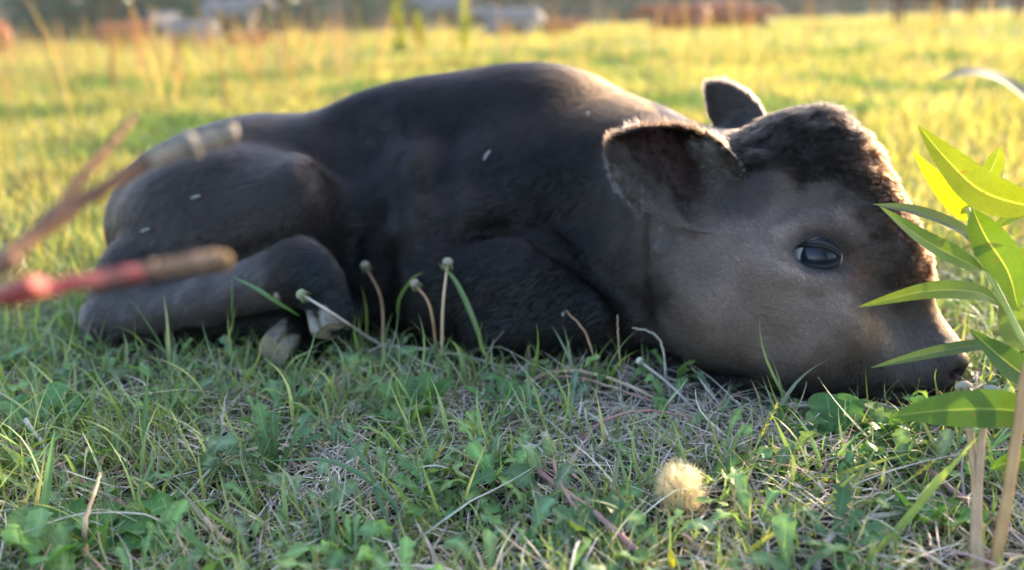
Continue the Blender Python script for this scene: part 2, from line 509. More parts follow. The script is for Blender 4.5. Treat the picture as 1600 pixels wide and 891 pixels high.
def coat_colour(p, n, R):
    big = vnoise(p, 14, 1)[:, None]; fine = vnoise(p, 60, 2)[:, None]
    body = np.array([.0050, .0038, .0042]) * (.5 + 1.0 * big)
    brown = np.array([.036, .0245, .021])
    # rump and haunch a little browner, the rest nearly black
    body = body + (brown - body) * (ss(-p[:, 0], .16, .34) * ss(p[:, 2], .05, .14) * .60)[:, None] * (.6 + .8 * big)
    body = body + (brown * 1.1 - body) * (ss(p[:, 0], .06, .18) * ss(p[:, 2], .10, .16) * (1 - ss(p[:, 2], .2, .26)) * .55)[:, None]
    rim_paint = ss(p[:, 0], .04, .16) * ss(p[:, 2], .225, .275) * (p[:, 1] > 1.05); body = body + (np.array([.045, .025, .014]) - body) * (rim_paint * .8)[:, None]  # warm rim light along the withers, painted into the coat colour
    dl, tl = seg_d(p, W(180, 500, 1.06), W(430, 440, .985))
    leg = (1 - ss(dl, .030, .048))[:, None]
    body = body + (np.array([.062, .048, .048]) - body) * leg * .75
    dk, _ = seg_d(p, W(500, 435, .965), W(528, 480, .965))
    body = body + (np.array([.005, .007, .010]) - body) * (1 - ss(dk, .030, .045))[:, None]
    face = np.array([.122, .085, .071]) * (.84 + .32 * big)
    ck = ss(np.linalg.norm((p - W(1195, 455, .80)) * [1, .5, 1], axis=1), .035, .150)[:, None]; face = face * (1.22 - .72 * ck)  # lit cheek centre and the shade around it painted into the face colour
    c = body + (face - body) * (R['head'] * (.92))[:, None]
    # neck fades from grey brown to the dark body
    c = c + (np.array([.022, .017, .018]) - c) * (R['muzzle'] * .78)[:, None]
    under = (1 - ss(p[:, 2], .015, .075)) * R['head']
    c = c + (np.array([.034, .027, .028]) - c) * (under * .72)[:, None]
    c = c + (np.array([.0085, .0062, .0056]) - c) * (np.clip(R['crown'] * 1.25, 0, 1) * .95)[:, None]
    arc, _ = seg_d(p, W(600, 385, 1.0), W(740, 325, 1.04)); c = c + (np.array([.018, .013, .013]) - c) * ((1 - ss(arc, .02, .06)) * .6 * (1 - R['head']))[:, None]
    strip = R['strip'] * R['head'] * (1 - R['ear']) * (R['u'] < .28)
    c = c + (np.array([.048, .023, .012]) - c) * (strip * .85)[:, None]  # golden brown of the sunlit forehead front, painted into the coat
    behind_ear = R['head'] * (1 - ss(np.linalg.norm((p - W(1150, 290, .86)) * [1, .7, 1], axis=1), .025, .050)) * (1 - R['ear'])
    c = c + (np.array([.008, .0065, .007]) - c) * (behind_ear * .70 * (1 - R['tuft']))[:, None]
    # reddish tear stain in front of the eye
    ds, _ = seg_d(p, W(1325, 408, EYE_D), W(1345, 440, EYE_D))
    c = c + (np.array([.13, .060, .045]) - c) * ((1 - ss(ds, .004, .022)) * .6)[:, None]
    c = c + (np.array([.030, .026, .030]) - c) * (R['eyering'] * .7)[:, None]
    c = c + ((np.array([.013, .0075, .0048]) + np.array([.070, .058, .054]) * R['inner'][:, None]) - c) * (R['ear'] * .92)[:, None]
    c = c + (np.array([.022, .016, .015]) - c) * (R['ear2'] * .9)[:, None]
    c = c + (np.array([.10, .088, .080]) - c) * (R['tuft'] * .8)[:, None]
    c = c + (np.array([.007, .003, .003]) - c) * np.clip(R['hollow'] * 1.1, 0, 1)[:, None]  # shade inside the ear's hollow, painted as near-black hair
    c = c * (.80 + .40 * fine)
    return c

R0 = regions(BV, BN)
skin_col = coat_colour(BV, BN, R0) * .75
def paint(c, wgt, col): return c + (np.array(col) - c) * np.clip(wgt, 0, 1)[:, None]
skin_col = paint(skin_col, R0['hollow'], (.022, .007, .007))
skin_col = paint(skin_col, R0['nostril'], (.015, .008, .010))
skin_col = paint(skin_col, 1 - ss(np.linalg.norm(BV - NOSE1 - [-.003, .004, 0], axis=1), .004, .008), (.22, .010, .014))
skin_col = paint(skin_col, R0['nosepad'], (.010, .010, .012))
skin_col = paint(skin_col, R0['eye'], (.012, .010, .013))
t = NT('calf_skin'); at = t.node('ShaderNodeAttribute', attribute_name='tint')
nz = t.noise(260, 4)
t.link(t.mix(.6, at.outputs['Color'], t.ramp(nz, [(.3, (.5, .5, .5)), (.7, (1, 1, 1))]), 'MULTIPLY'), t.bsdf.inputs['Base Color'])
t.bsdf.inputs['Roughness'].default_value = .62; t.bsdf.inputs['Specular IOR Level'].default_value = .25
t.bump(nz, .4, .0006)
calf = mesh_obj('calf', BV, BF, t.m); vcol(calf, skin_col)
tag(calf, 'young dark brown calf lying curled on the grass with its chin resting on the ground', 'calf')

# ---- hair
def hair_curves(name, pts, rad, col, mat, parent):
    """pts (N,K,3)"""
    N, K, _ = pts.shape
    hc = bpy.data.hair_curves.new(name); hc.add_curves([K] * N)
    at = hc.attributes.get('position') or hc.attributes.new('position', 'FLOAT_VECTOR', 'POINT')
    at.data.foreach_set('vector', pts.astype(np.float32).ravel())
    ra = hc.attributes.get('radius') or hc.attributes.new('radius', 'FLOAT', 'POINT')
    ra.data.foreach_set('value', np.broadcast_to(rad, (N, K)).astype(np.float32).ravel())
    ca = hc.attributes.new('tint', 'FLOAT_COLOR', 'CURVE')
    c4 = np.ones((N, 4), np.float32); c4[:, :3] = col; ca.data.foreach_set('color', c4.ravel())
    hc.materials.append(mat)
    o = bpy.data.objects.new(name, hc); COL.objects.link(o); o.parent = parent
    return o

t = NT('calf_hair'); t.n.remove(t.bsdf)
at = t.node('ShaderNodeAttribute', attribute_name='tint')
hb = t.node('ShaderNodeBsdfHairPrincipled'); hb.parametrization = 'COLOR'
t.link(at.outputs['Color'], hb.inputs['Color'])
hb.inputs['IOR'].default_value = 1.22; hb.inputs['Roughness'].default_value = .38; hb.inputs['Radial Roughness'].default_value = .6
t.link(hb.outputs[0], t.out.inputs['Surface'])
hair_mat = t.m

def scatter(Wt, N):
    """N points on the skin, spread by area times the per-face weight"""
    A = np.linalg.norm(np.cross(BV[BF[:, 2]] - BV[BF[:, 0]], BV[BF[:, 3]] - BV[BF[:, 1]]), axis=1) * .5
    w = A * Wt; c = np.cumsum(w); f = np.searchsorted(c, rng.random(N) * c[-1])
    a, b = rng.random(N), rng.random(N)
    q = BF[f]
    p = (BV[q[:, 0]] * ((1 - a) * (1 - b))[:, None] + BV[q[:, 1]] * (a * (1 - b))[:, None] +
         BV[q[:, 2]] * (a * b)[:, None] + BV[q[:, 3]] * ((1 - a) * b)[:, None])
    n = norm(BN[q[:, 0]] + BN[q[:, 1]] + BN[q[:, 2]] + BN[q[:, 3]])
    return p, n

FC = BV[BF].mean(1); FN = norm(BN[BF].mean(1)); FR = regions(FC, FN)
up_ok = (FC[:, 2] > .004) * np.where(FN[:, 2] < -.75, .15, 1.0)
near = np.where(FN @ norm(CAM - np.array([.1, 1.1, .15])) > -.25, 1.0, .35)
is_head = np.clip(FR['head'] + FR['ear'] + FR['ear2'], 0, 1)
keep = (1 - FR['eye']) * (1 - FR['nostril']) * (1 - FR['nosepad']) * (1 - .93 * FR['hollow'])
hoofy = 1.0
wt = up_ok * near * keep * (1.0 + 2.4 * is_head + 2.5 * FR['ear'] + 1.5 * FR['crown'])
HAIR_N = int(os.environ.get('HAIR_N', '420000'))
hp, hn = scatter(wt, HAIR_N)
HRg = regions(hp, hn)
isH = np.clip(HRg['head'], 0, 1)[:, None]; crown = HRg['crown'][:, None]; earw = HRg['ear'][:, None]; inner = HRg['inner'][:, None]
# lie of the coat
flow = np.tile(np.array([-1.0, -.15, -.55]), (len(hp), 1))
face_flow = -hu * .75 + np.array([-.35, 0, -.55])
mz = HRg['muzzle'][:, None]
flow = flow * (1 - isH) + face_flow * isH
flow = flow * (1 - mz) + (-hu + .3 * hw) * mz
crown_flow = hu * 1.0 + hv * .45 * np.sign(HRg['v'])[:, None] - hw * .2
# whorl on the forehead: hair turns round a centre
wc = W(1205, 250, .86); rw = hp - wc; sw = np.cross(hw, rw); dw = np.linalg.norm(rw, axis=1)[:, None]
crown_flow = crown_flow + 1.6 * norm(sw) * np.exp(-(dw / .030) ** 2)
flow = flow * (1 - crown) + crown_flow * crown
ear_flow = eP * .9 + eQ * (np.sign(HRg['eq']) * np.clip(np.abs(HRg['eq']) / .05, 0, 1))[:, None] * 1.0 + eR * .2
flow = flow * (1 - earw) + ear_flow * earw
e2 = HRg['ear2'][:, None]; flow = flow * (1 - e2) + norm(EAR2_TIP - EAR2_BASE) * e2
flow = flow - hn * np.sum(flow * hn, 1, keepdims=True); flow = norm(flow)
side = np.cross(hn, flow)
def cellnoise(p, s, k):
    return np.stack([vnoise(p, s, k + j) for j in range(2)], 1) - .5
cn = cellnoise(hp, 110, 10); cn2 = cellnoise(hp, 330, 20); wv = cellnoise(hp, 28, 30)
messy = (.5 + 2.2 * crown + 1.6 * inner)
flow = norm(flow + side * (wv[:, :1] * .9 + cn[:, :1] * 1.3 * messy + cn2[:, :1] * .7 * messy + rng.normal(0, .16, (len(hp), 1)) * messy))
side = np.cross(hn, flow)
L = (.0135 * (1 - isH[:, 0]) + .0062 * isH[:, 0]) * rng.uniform(.7, 1.15, len(hp))
L = L * (1 - crown[:, 0]) + .0140 * crown[:, 0] * rng.uniform(.6, 1.15, len(hp)) * (.7 + .9 * vnoise(hp, 75, 98))
L = L * (1 - earw[:, 0]) + .0088 * earw[:, 0] * rng.uniform(.5, 1.25, len(hp))
L = L * (1 - .45 * HRg['strip'] * HRg['head'] * crown[:, 0])
L = L + .004 * inner[:, 0]
L = L * (1 + 1.0 * HRg['tuft'])
L = L * (1 - .25 * HRg['eyering']) * (1 - .4 * mz[:, 0])
lift = (.30 + .15 * rng.random(len(hp))) * (1 - isH[:, 0]) + .34 * isH[:, 0]
lift = lift + .55 * crown[:, 0] * (.2 + 1.3 * vnoise(hp, 120, 40)) + .3 * HRg['tuft'] + .55 * earw[:, 0]
K = 6
T = np.linspace(0, 1, K)[None, :, None]
crl = (crown[:, 0] * .0026 + HRg['tuft'] * .004 + inner[:, 0] * .0013 + .0002)[:, None, None]
ph = (vnoise(hp, 180, 50) * 12 + rng.normal(0, .5, len(hp)))[:, None, None]
fr = (5.5 + 3 * vnoise(hp, 60, 60))[:, None, None]
pts = (hp[:, None, :] - hn[:, None, :] * .0006
       + flow[:, None, :] * (L[:, None, None] * T)
       + hn[:, None, :] * (L * lift)[:, None, None] * (T - .45 * T ** 2)
       + side[:, None, :] * crl * (np.sin(fr * T + ph) - np.sin(ph)) * T ** .5
       + hn[:, None, :] * crl * .8 * (np.cos(fr * T + ph) - np.cos(ph)) * T ** .5)
# locks: hairs of one small cell lean together towards their tips
def locks(size, wgt, sd_):
    global pts
    i_ = np.floor(hp / size + vnoise(hp, 90, sd_)[:, None] * 1.2); h_ = (i_.astype(np.int64) * [73856093, 19349663, 83492791]).sum(1)
    jit = np.stack([((h_ ^ (k * 7919)) * 2654435761 % 1009) / 1009.0 for k in (1, 2, 3)], 1) - .5
    ctr = (i_ + .5 + jit * .5) * size - hp; ctr = ctr - hn * np.sum(ctr * hn, 1, keepdims=True)
    pts = pts + ctr[:, None, :] * wgt[:, None, None] * T ** 1.4
locks(.0065, np.clip(crown[:, 0] + HRg['tuft'], 0, 1) * .9, 91)
locks(.0080, (1 - isH[:, 0]) * .28 + isH[:, 0] * .22 + .3 * inner[:, 0], 92)
pts[:, :, 2] = np.maximum(pts[:, :, 2], .001)
r0 = (.00017 * (1 - isH[:, 0]) + .000125 * isH[:, 0] + .00004 * crown[:, 0])[:, None]
rad = r0 * (1 - .85 * np.linspace(0, 1, K)[None, :] ** 1.6)
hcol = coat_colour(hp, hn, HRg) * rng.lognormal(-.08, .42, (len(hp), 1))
pale = (rng.random(len(hp)) < .02 + .25 * HRg['tuft'] + .05 * inner[:, 0] + .13 * isH[:, 0] + .12 * crown[:, 0])[:, None]
hcol = np.where(pale, hcol * 2.3 + .004, hcol)
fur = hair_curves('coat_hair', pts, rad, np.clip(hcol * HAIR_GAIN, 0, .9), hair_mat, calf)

# ---- eye
import bmesh
def uv_sphere(r, seg=48, ring=32):
    bm = bmesh.new(); bmesh.ops.create_uvsphere(bm, u_segments=seg, v_segments=ring, radius=r)
    bm.verts.ensure_lookup_table()
    V = np.array([v.co[:] for v in bm.verts]); F = [tuple(v.index for v in f.verts) for f in bm.faces]; bm.free()
    return V, F
EB_R = .0290
EB_C = EYE_C + view * (EB_R - .0034)
V, F = uv_sphere(EB_R, 64, 48)
t = NT('eyeball_wet')
gaze = norm(-view * 1.0 + ERgt * .30 - EUp * .05)
tc = t.node('ShaderNodeTexCoord'); vm = t.node('ShaderNodeVectorMath', operation='NORMALIZE')
t.link(tc.outputs['Object'], vm.inputs[0])
dp = t.node('ShaderNodeVectorMath', operation='DOT_PRODUCT'); t.link(vm.outputs[0], dp.inputs[0]); dp.inputs[1].default_value = tuple(gaze)
rim = t.ramp(dp.outputs['Value'], [(.0, (.10, .09, .09)), (.56, (.36, .34, .35)), (.690, (.55, .52, .53)), (.725, (.02, .02, .028)), (.80, (.012, .014, .024)), (.93, (.010, .012, .024)), (1.0, (.004, .006, .012))])
t.link(rim, t.bsdf.inputs['Base Color'])
t.bsdf.inputs['Roughness'].default_value = .12; t.bsdf.inputs['Specular IOR Level'].default_value = .16
t.bsdf.inputs['Coat Weight'].default_value = .10; t.bsdf.inputs['Coat Roughness'].default_value = .02
eyeball = mesh_obj('eyeball', V, F, t.m, calf); eyeball.location = EB_C
# lids follow the ball
def on_ball(x, z, extra=.0):
    base = EYE_C + ERgt * x + EUp * z; q = base - EB_C; s_ = np.dot(q, view)
    perp2 = np.dot(q, q) - s_ ** 2; R_ = EB_R + extra
    return base - view * (s_ + math.sqrt(max(R_ ** 2 - perp2, 1e-8)))
lid_mat = simple_mat('eyelid_skin', (.005, .0045, .006), (.014, .012, .015), 500, .6, .3, .25)
lid_grey = simple_mat('eyelid_fold_skin', (.022, .018, .018), (.036, .030, .030), 400, .6, .3, .25)
a = np.linspace(np.pi, 0, 26)
upx = np.cos(a) * .0258; upz = np.sin(a) ** .85 * .0103 + .0012 * np.cos(a) * -1
lox = np.cos(a) * .0258; loz = -np.sin(a) ** .9 * .0105 + .0012 * np.cos(a) * -1
def lid(name, xs, zs, ex, rad, mat, parent=calf):
    pts_ = [on_ball(x, z, ex) for x, z in zip(xs, zs)]
    rr = rad * (.35 + .65 * np.sin(np.linspace(0.12, np.pi - .12, len(pts_))) ** .6)
    V, F = tube(pts_, rr, 10); return mesh_obj(name, V, F, mat, parent)
up_lid = lid('upper_eyelid', upx, upz, .0002, .0024, lid_mat)
lo_lid = lid('lower_eyelid', lox, loz, .0002, .0026, lid_mat)
fold = lid('eyelid_fold', upx * 1.0, upz + .0036, -.0002, .0018, lid_grey, up_lid)
# lashes
n = 70; s_ = rng.uniform(.08, .92, n); aa = np.pi * (1 - s_)
root = np.array([on_ball(math.cos(x) * .0258, math.sin(x) ** .85 * .0100, .0022) for x in aa])
dirs = norm(-view[None] * .9 + ERgt[None] * (np.cos(aa)[:, None] * .7 + .35) - EUp[None] * .25 + rng.normal(0, .12, (n, 3)))
Ll = rng.uniform(.007, .013, n)[:, None, None]; Tt = np.linspace(0, 1, 6)[None, :, None]
lp = root[:, None] + dirs[:, None] * Ll * Tt + EUp[None, None] * Ll * (.28 * Tt ** 2) + np.array([0, 0, -.0])[None, None]
t = NT('eyelash_hair'); t.bsdf.inputs['Base Color'].default_value = (.02, .018, .02, 1); t.bsdf.inputs['Roughness'].default_value = .4
hair_curves('eyelashes', lp, .00011 * (1 - .8 * np.linspace(0, 1, 6)[None, :]), np.full((n, 3), .02), t.m, up_lid)

# ---- hooves
def hoof(name, a, b, wide, flat, r0, r1, toe_dir, mat, sole_mat):
    """one cloven claw pair: two tapering capped shells side by side, with a pale sole face"""
    for sgn in (-1, 1):
        ax = norm(b - a); sd = norm(np.cross(ax, toe_dir)); up = np.cross(sd, ax)
        V = []; rings = 9; sides = 18
        for i in range(rings):
            tt = i / (rings - 1); c_ = a + (b - a) * tt + sd * sgn * wide * .44
            wd = wide * (.46 + .08 * tt) * (1 - .10 * tt ** 9); hh = (r0 + (r1 - r0) * tt) * (1 - .10 * tt ** 9)
            for j in range(sides):
                al = 2 * math.pi * j / sides; cs, sn = math.cos(al), math.sin(al)
                sx = np.sign(cs) * abs(cs) ** .6 * wd; sy = np.sign(sn) * abs(sn) ** .6 * hh
                V.append(c_ + sd * sx + up * sy)
        F = [(i * sides + j, i * sides + (j + 1) % sides, (i + 1) * sides + (j + 1) % sides, (i + 1) * sides + j) for i in range(rings - 1) for j in range(sides)]
        V.append(a + sd * sgn * wide * .44); V.append(b + (b - a) * .05 + sd * sgn * wide * .44)
        nV = len(V)
        F += [(nV - 2, (j + 1) % sides, j) for j in range(sides)]
        o = mesh_obj('hoof', V, F, mat, calf)
        V2 = [V[(rings - 1) * sides + j] + norm(b - a) * .0006 for j in range(sides)] + [V[-1]]
        mesh_obj('sole', V2, [(j, (j + 1) % sides, sides) for j in range(sides)], sole_mat, o)
t = NT('hoof_horn'); nz = t.noise(70, 5)
t.link(t.ramp(nz, [(.25, (.04, .034, .034)), (.45, (.08, .066, .056)), (.7, (.18, .145, .11))]), t.bsdf.inputs['Base Color'])
t.bsdf.inputs['Roughness'].default_value = .45; t.bump(nz, .3, .001); horn = t.m
horn_pale = simple_mat('hoof_sole_horn', (.13, .105, .08), (.26, .21, .15), 120, .6, .5)
hoof('hoof', W(506, 474, .964), W(517, 518, .950), .019, .02, .017, .020, np.array([-.4, -1, .1]), horn, horn_pale)
hoof('hoof', W(456, 520, .985), W(428, 548, .958), .020, .02, .018, .022, np.array([.2, -.9, .5]), horn, horn_pale)
# pale dew claw tip on the near hind fetlock
V, F = tube([W(437, 470, .955), W(433, 460, .950), W(432, 449, .949)], [.004, .0045, .002], 10)
mesh_obj('dewclaw', V, F, horn_pale, calf)
# two small marks of fluff and dried grass caught on the coat
# ------------------------------------------------------------------ GROUND
def ground_z(x, y):
    """gentle unevenness of the pasture, flat under the calf"""
    x = np.asarray(x, float); y = np.asarray(y, float)
    p = np.stack([x, y, np.zeros_like(x)], -1).reshape(-1, 3)
    h = (vnoise(p, 9, 70) - .5) * .016 + (vnoise(p, 35, 71) - .5) * .006
    far = (vnoise(p, .6, 72) - .5) * .10 * ss(np.hypot(p[:, 0], p[:, 1]), 3, 9)
    d = np.hypot((p[:, 0] + .05) / .75, (p[:, 1] - 1.08) / .38)
    return (h * ss(d, .9, 1.25) * ss(60 - p[:, 1], 0, 30) + far * ss(60 - p[:, 1], 0, 40) - .004 * (1 - ss(d, .9, 1.25))).reshape(x.shape)

def axis_pts(lo_in, hi_in, step, far, n):
    core = np.arange(lo_in, hi_in + 1e-6, step)
    g = np.geomspace(1, far, n)
    return np.concatenate([lo_in - (g[::-1] - 1) - step, core, hi_in + (g - 1) + step])
ax_ = axis_pts(-1.2, 1.2, .012, 700, 90); ay_ = axis_pts(.2, 2.2, .012, 700, 90)
GX, GY = np.meshgrid(ax_, ay_, indexing='ij'); GZ = ground_z(GX, GY)
nx_, ny_ = GX.shape; ii = np.arange(nx_ * ny_).reshape(nx_, ny_)
gf = np.stack([ii[:-1, :-1], ii[1:, :-1], ii[1:, 1:], ii[:-1, 1:]], -1).reshape(-1, 4)
t = NT('pasture_soil'); n1 = t.noise(28, 8, .7); n2 = t.noise(240, 5, .7); n3 = t.noise(.5, 3)
c1 = t.ramp(n1, [(.30, (.020, .017, .015)), (.5, (.060, .052, .046)), (.72, (.20, .18, .165))])
c2 = t.ramp(n2, [(.35, (.45, .42, .40)), (.62, (1, 1, 1)), (.75, (1.9, 1.8, 1.7))])
base = t.mix(1.0, c1, c2, 'MULTIPLY')
green = t.ramp(n3, [(.35, (.07, .085, .022)), (.65, (.14, .13, .035))])
gm = t.node('ShaderNodeNewGeometry'); sp = t.node('ShaderNodeSeparateXYZ'); t.link(gm.outputs['Position'], sp.inputs[0])
mr = t.node('ShaderNodeMapRange'); mr.inputs[1].default_value = 2.0; mr.inputs[2].default_value = 9.0
t.link(sp.outputs['Y'], mr.inputs[0])
t.link(t.mix(mr.outputs[0], base, green), t.bsdf.inputs['Base Color'])
t.bsdf.inputs['Roughness'].default_value = .95; t.bsdf.inputs['Specular IOR Level'].default_value = .1
ad = t.node('ShaderNodeMath', operation='ADD'); t.link(n1, ad.inputs[0]); t.link(n2, ad.inputs[1]); t.bump(ad.outputs[0], .8, .004)
gobj = mesh_obj('ground', np.stack([GX, GY, GZ], -1).reshape(-1, 3), gf, t.m); tag(gobj, kind='structure')

# ------------------------------------------------------------------ blades
ZI = int(.055 / VOX)
FOOT = (D[:, :, :ZI] < .003).any(axis=2)
def under_calf(x, y, m=0):
    i = np.clip(((x - LO[0]) / VOX).astype(int), 0, ns[0] - 1); j = np.clip(((y - LO[1]) / VOX).astype(int), 0, ns[1] - 1)
    ok = (x > LO[0]) & (x < HI[0]) & (y > LO[1]) & (y < HI[1])
    return FOOT[i, j] & ok
def inside_calf(p):
    q = np.round((p - LO) / VOX).astype(int); ok = ((q >= 0) & (q < ns)).all(-1); q = np.clip(q, 0, ns - 1)
    return ok & (D[q[..., 0], q[..., 1], q[..., 2]] < .002)

def blades(name, x, y, L, w, lean, bend, col, mat, segs=6, fold=.25, z0=None, avoid=True, heading=None, tip=.08, kink=0.0):
    if avoid:
        k = ~under_calf(x, y); x, y, L, w, lean, bend, col = x[k], y[k], L[k], w[k], lean[k], bend[k], col[k]
        if heading is not None: heading = heading[k]
        if z0 is not None: z0 = z0[k]
    N = len(x)
    th = rng.random(N) * 2 * np.pi if heading is None else heading
    tw = th + np.pi / 2 + rng.normal(0, .5, N)
    hd = np.stack([np.cos(th), np.sin(th), np.zeros(N)], 1); sd = np.stack([np.cos(tw), np.sin(tw), rng.normal(0, .15, N)], 1)
    Tm = np.linspace(0, 1, segs + 1)
    ang = lean[:, None] + bend[:, None] * Tm[None] ** 1.3
    if kink: ang = ang + kink * rng.random((N, 1)) * (Tm[None] > rng.uniform(.3, .8, (N, 1)))
    st = (L / segs)[:, None, None] * (np.sin(ang)[..., None] * hd[:, None] + np.cos(ang)[..., None] * np.array([0, 0, 1.0]))
    wob = rng.normal(0, .10, (N, 1)) * (L / segs)[:, None]
    cen = np.cumsum(st, 1) - st[:, :1]
    cen = cen + sd[:, None] * (np.cumsum(wob * np.sin(np.linspace(0, 4, segs + 1))[None] * 2, 1))[..., None]
    base = np.stack([x, y, ground_z(x, y) - .002 if z0 is None else z0], 1)
    cen = cen + base[:, None]
    if z0 is not None: cen[..., 2] = np.maximum(cen[..., 2], ground_z(cen[..., 0], cen[..., 1]) + .0008)
    if avoid:
        bad = inside_calf(cen).any(1); g = ~bad
        cen, sd, ang, hd, w, col = cen[g], sd[g], ang[g], hd[g], w[g], col[g]; N = len(w)
    prof = (.55 + .45 * np.sin(np.pi * np.minimum(Tm * 1.1 + .12, 1))) * (1 - (1 - tip) * Tm ** 2.2)
    hw_ = (w[:, None] * prof[None])[..., None]
    nr = np.cos(ang)[..., None] * hd[:, None] - np.sin(ang)[..., None] * np.array([0, 0, 1.0])
    a_ = cen - sd[:, None] * hw_; c_ = cen + sd[:, None] * hw_
    if fold:
        b_ = cen + nr * hw_ * fold
        V = np.stack([a_, b_, c_], 2); k = 3
    else:
        V = np.stack([a_, c_], 2); k = 2
    V = V.reshape(-1, 3); S = (segs + 1) * k
    fr = []
    for s_ in range(segs):
        for j in range(k - 1):
            o_ = s_ * k + j; fr.append([o_, o_ + 1, o_ + 1 + k, o_ + k])
    F = (np.arange(N)[:, None, None] * S + np.array(fr)[None]).reshape(-1, 4)
    o = mesh_obj(name, V, F, mat)
    # colour runs a little paler towards the root
    cc = np.repeat(col, S, 0).reshape(N, segs + 1, k, 3)
    root_c = np.array([.20, .20, .11]); f_ = (np.clip(1 - Tm * 3.5, 0, 1) * .35)[None, :, None, None]
    cc = cc * (1 - f_) + root_c * f_
    vcol(o, cc.reshape(-1, 3)); return o

def pick(N, cols, wts):
    c = np.array(cols)[rng.choice(len(cols), N, p=np.array(wts) / sum(wts))]
    return c * rng.uniform(.75, 1.25, (N, 1)) * rng.uniform(.93, 1.07, (N, 3))
green_mat = blade_mat('grass_blade', .42, .36, .5)
field_mat = blade_mat('field_grass_blade', .60, .55, .25, (1.35, 1.25, .60))
dry_mat = blade_mat('dry_straw', .22, .7, .2, (1.1, 1.0, .7))

def near_xy(N, y0, y1, spread=.95):
    """points over the strip of ground the lens sees, a little wider than the frame"""
    y = y0 + (y1 - y0) * rng.random(N); x = (rng.random(N) * 2 - 1) * (.62 * y * spread + .26)
    return x, y
def cover(x, y, s, seed): return vnoise(np.stack([x, y, 0 * x], 1), s, seed)

GN = float(os.environ.get('GN', '1'))
# bare, strawy patch right of the middle and a small one at the front left
def bare(x, y):
    a = np.exp(-(((x - .17) / .17) ** 2 + ((y - .72) / .095) ** 2))
    b = np.exp(-(((x + .17) / .06) ** 2 + ((y - .66) / .04) ** 2)); c_ = np.exp(-(((x + .10) / .10) ** 2 + ((y - .84) / .04) ** 2))
    return np.clip(a * .95 + b * .8 + c_ * .6, 0, 1)

# dead thatch, lying flat
N = int(33000 * GN); x, y = near_xy(N, .42, 1.7)
k = rng.random(N) < (.35 + .65 * bare(x, y) + .25 * cover(x, y, 12, 80)); x, y = x[k], y[k]; N = len(x)
col = 1.85 * pick(N, [(.37, .31, .265), (.30, .25, .215), (.45, .38, .30), (.20, .16, .15), (.30, .20, .13)], [4, 3, 2, 2, 1])
o = blades('dead_grass', x, y, rng.uniform(.02, .085, N), rng.uniform(.0003, .0013, N), rng.uniform(1.15, 1.62, N), rng.uniform(-.25, .5, N), col, dry_mat, 6, 0,
           z0=ground_z(x, y) + rng.uniform(.0005, .008, N), tip=.4, kink=.5)
tag(o, kind='stuff')
# short crossing straws, some standing
N = int(6200 * GN); x, y = near_xy(N, .45, 1.5)
col = pick(N, [(.42, .34, .22), (.33, .22, .15), (.36, .26, .24), (.50, .44, .33)], [3, 2, 2, 2])
o = blades('dry_grass_stalks', x, y, rng.uniform(.02, .07, N) , rng.uniform(.0004, .0010, N), rng.uniform(.2, 1.35, N), rng.uniform(-.3, .9, N), col, dry_mat, 7, .0, tip=.5, kink=.9)
tag(o, kind='stuff')

N = int(420 * GN); x, y = near_xy(N, .52, 1.3)
o = blades('long_dry_straws', x, y, rng.uniform(.07, .17, N), rng.uniform(.0007, .0015, N), rng.uniform(.9, 1.5, N), rng.uniform(.1, 1.1, N),
           1.25 * pick(N, [(.46, .38, .27), (.36, .24, .20), (.42, .37, .32)], [3, 1, 2]), dry_mat, 12, .3, tip=.5, kink=.5)
tag(o, kind='stuff')
# living grass in the shade in front of and around the calf
GREENS = [(.185, .260, .105), (.230, .315, .105), (.290, .350, .100), (.215, .270, .150), (.40, .38, .16)]
N = int(38000 * GN); x, y = near_xy(N, .43, 1.75)
dens = np.clip(.25 + 1.25 * cover(x, y, 14, 81) - .85 * bare(x, y), .06, 1) * (.65 + .35 * ss(-x, -.15, .15))
k = rng.random(N) < dens; x, y = x[k], y[k]; N = len(x)
big = (rng.random(N) < .16) & (y > .56)
L = np.where(big, rng.uniform(.055, .105, N), rng.uniform(.018, .060, N)) * (.75 + .5 * cover(x, y, 7, 82))
w_ = np.where(big, rng.uniform(.0013, .0026, N), rng.uniform(.0006, .0014, N))
o = blades('grass', x, y, L, w_, np.abs(rng.normal(0, .42, N)), rng.uniform(0, 1.5, N) * (L / .06), pick(N, GREENS, [4, 5, 3, 3, 1]), green_mat, 7, .35)
tag(o, kind='stuff')

# sward behind the calf, thinning with distance
def wedge(N, r0, r1, pw, ang=.78, off=.0):
    u_ = rng.random(N); r = (r0 ** pw + u_ * (r1 ** pw - r0 ** pw)) ** (1 / pw)
    a = (rng.random(N) * 2 - 1) * ang + off
    return r * np.sin(a), r * np.cos(a), r
FIELD = [(.225, .235, .080), (.30, .28, .090), (.38, .32, .125), (.145, .18, .080), (.45, .36, .20)]
N = int(80000 * GN); x, y, r = wedge(N, 1.3, 9, .75)
k = (y > 1.25); x, y, r = x[k], y[k], r[k]; N = len(x)
cv = cover(x, y, 1.4, 83); cv2 = cover(x, y, 5, 84)
L = rng.uniform(.035, .10, N) * (.55 + .9 * cv) * (.8 + .04 * r); w_ = rng.uniform(.0012, .0026, N) * (.8 + .28 * r)
col = pick(N, FIELD, [4, 5, 4, 3, 2]) * (.70 + .55 * cv2)[:, None]
gp = ss(cover(x, y, 2.2, 89), .5, .75)[:, None]; col = col * (1 - gp) + gp * np.array([.09, .15, .055]) * rng.uniform(.7, 1.3, (N, 1))
o = blades('field_grass', x, y, L, w_, np.abs(rng.normal(0, .3, N)), rng.uniform(0, .9, N), col, field_mat, 4, 0)
tag(o, kind='stuff')
N = int(60000 * GN); x, y, r = wedge(N, 8, 55, 1.1, .72)
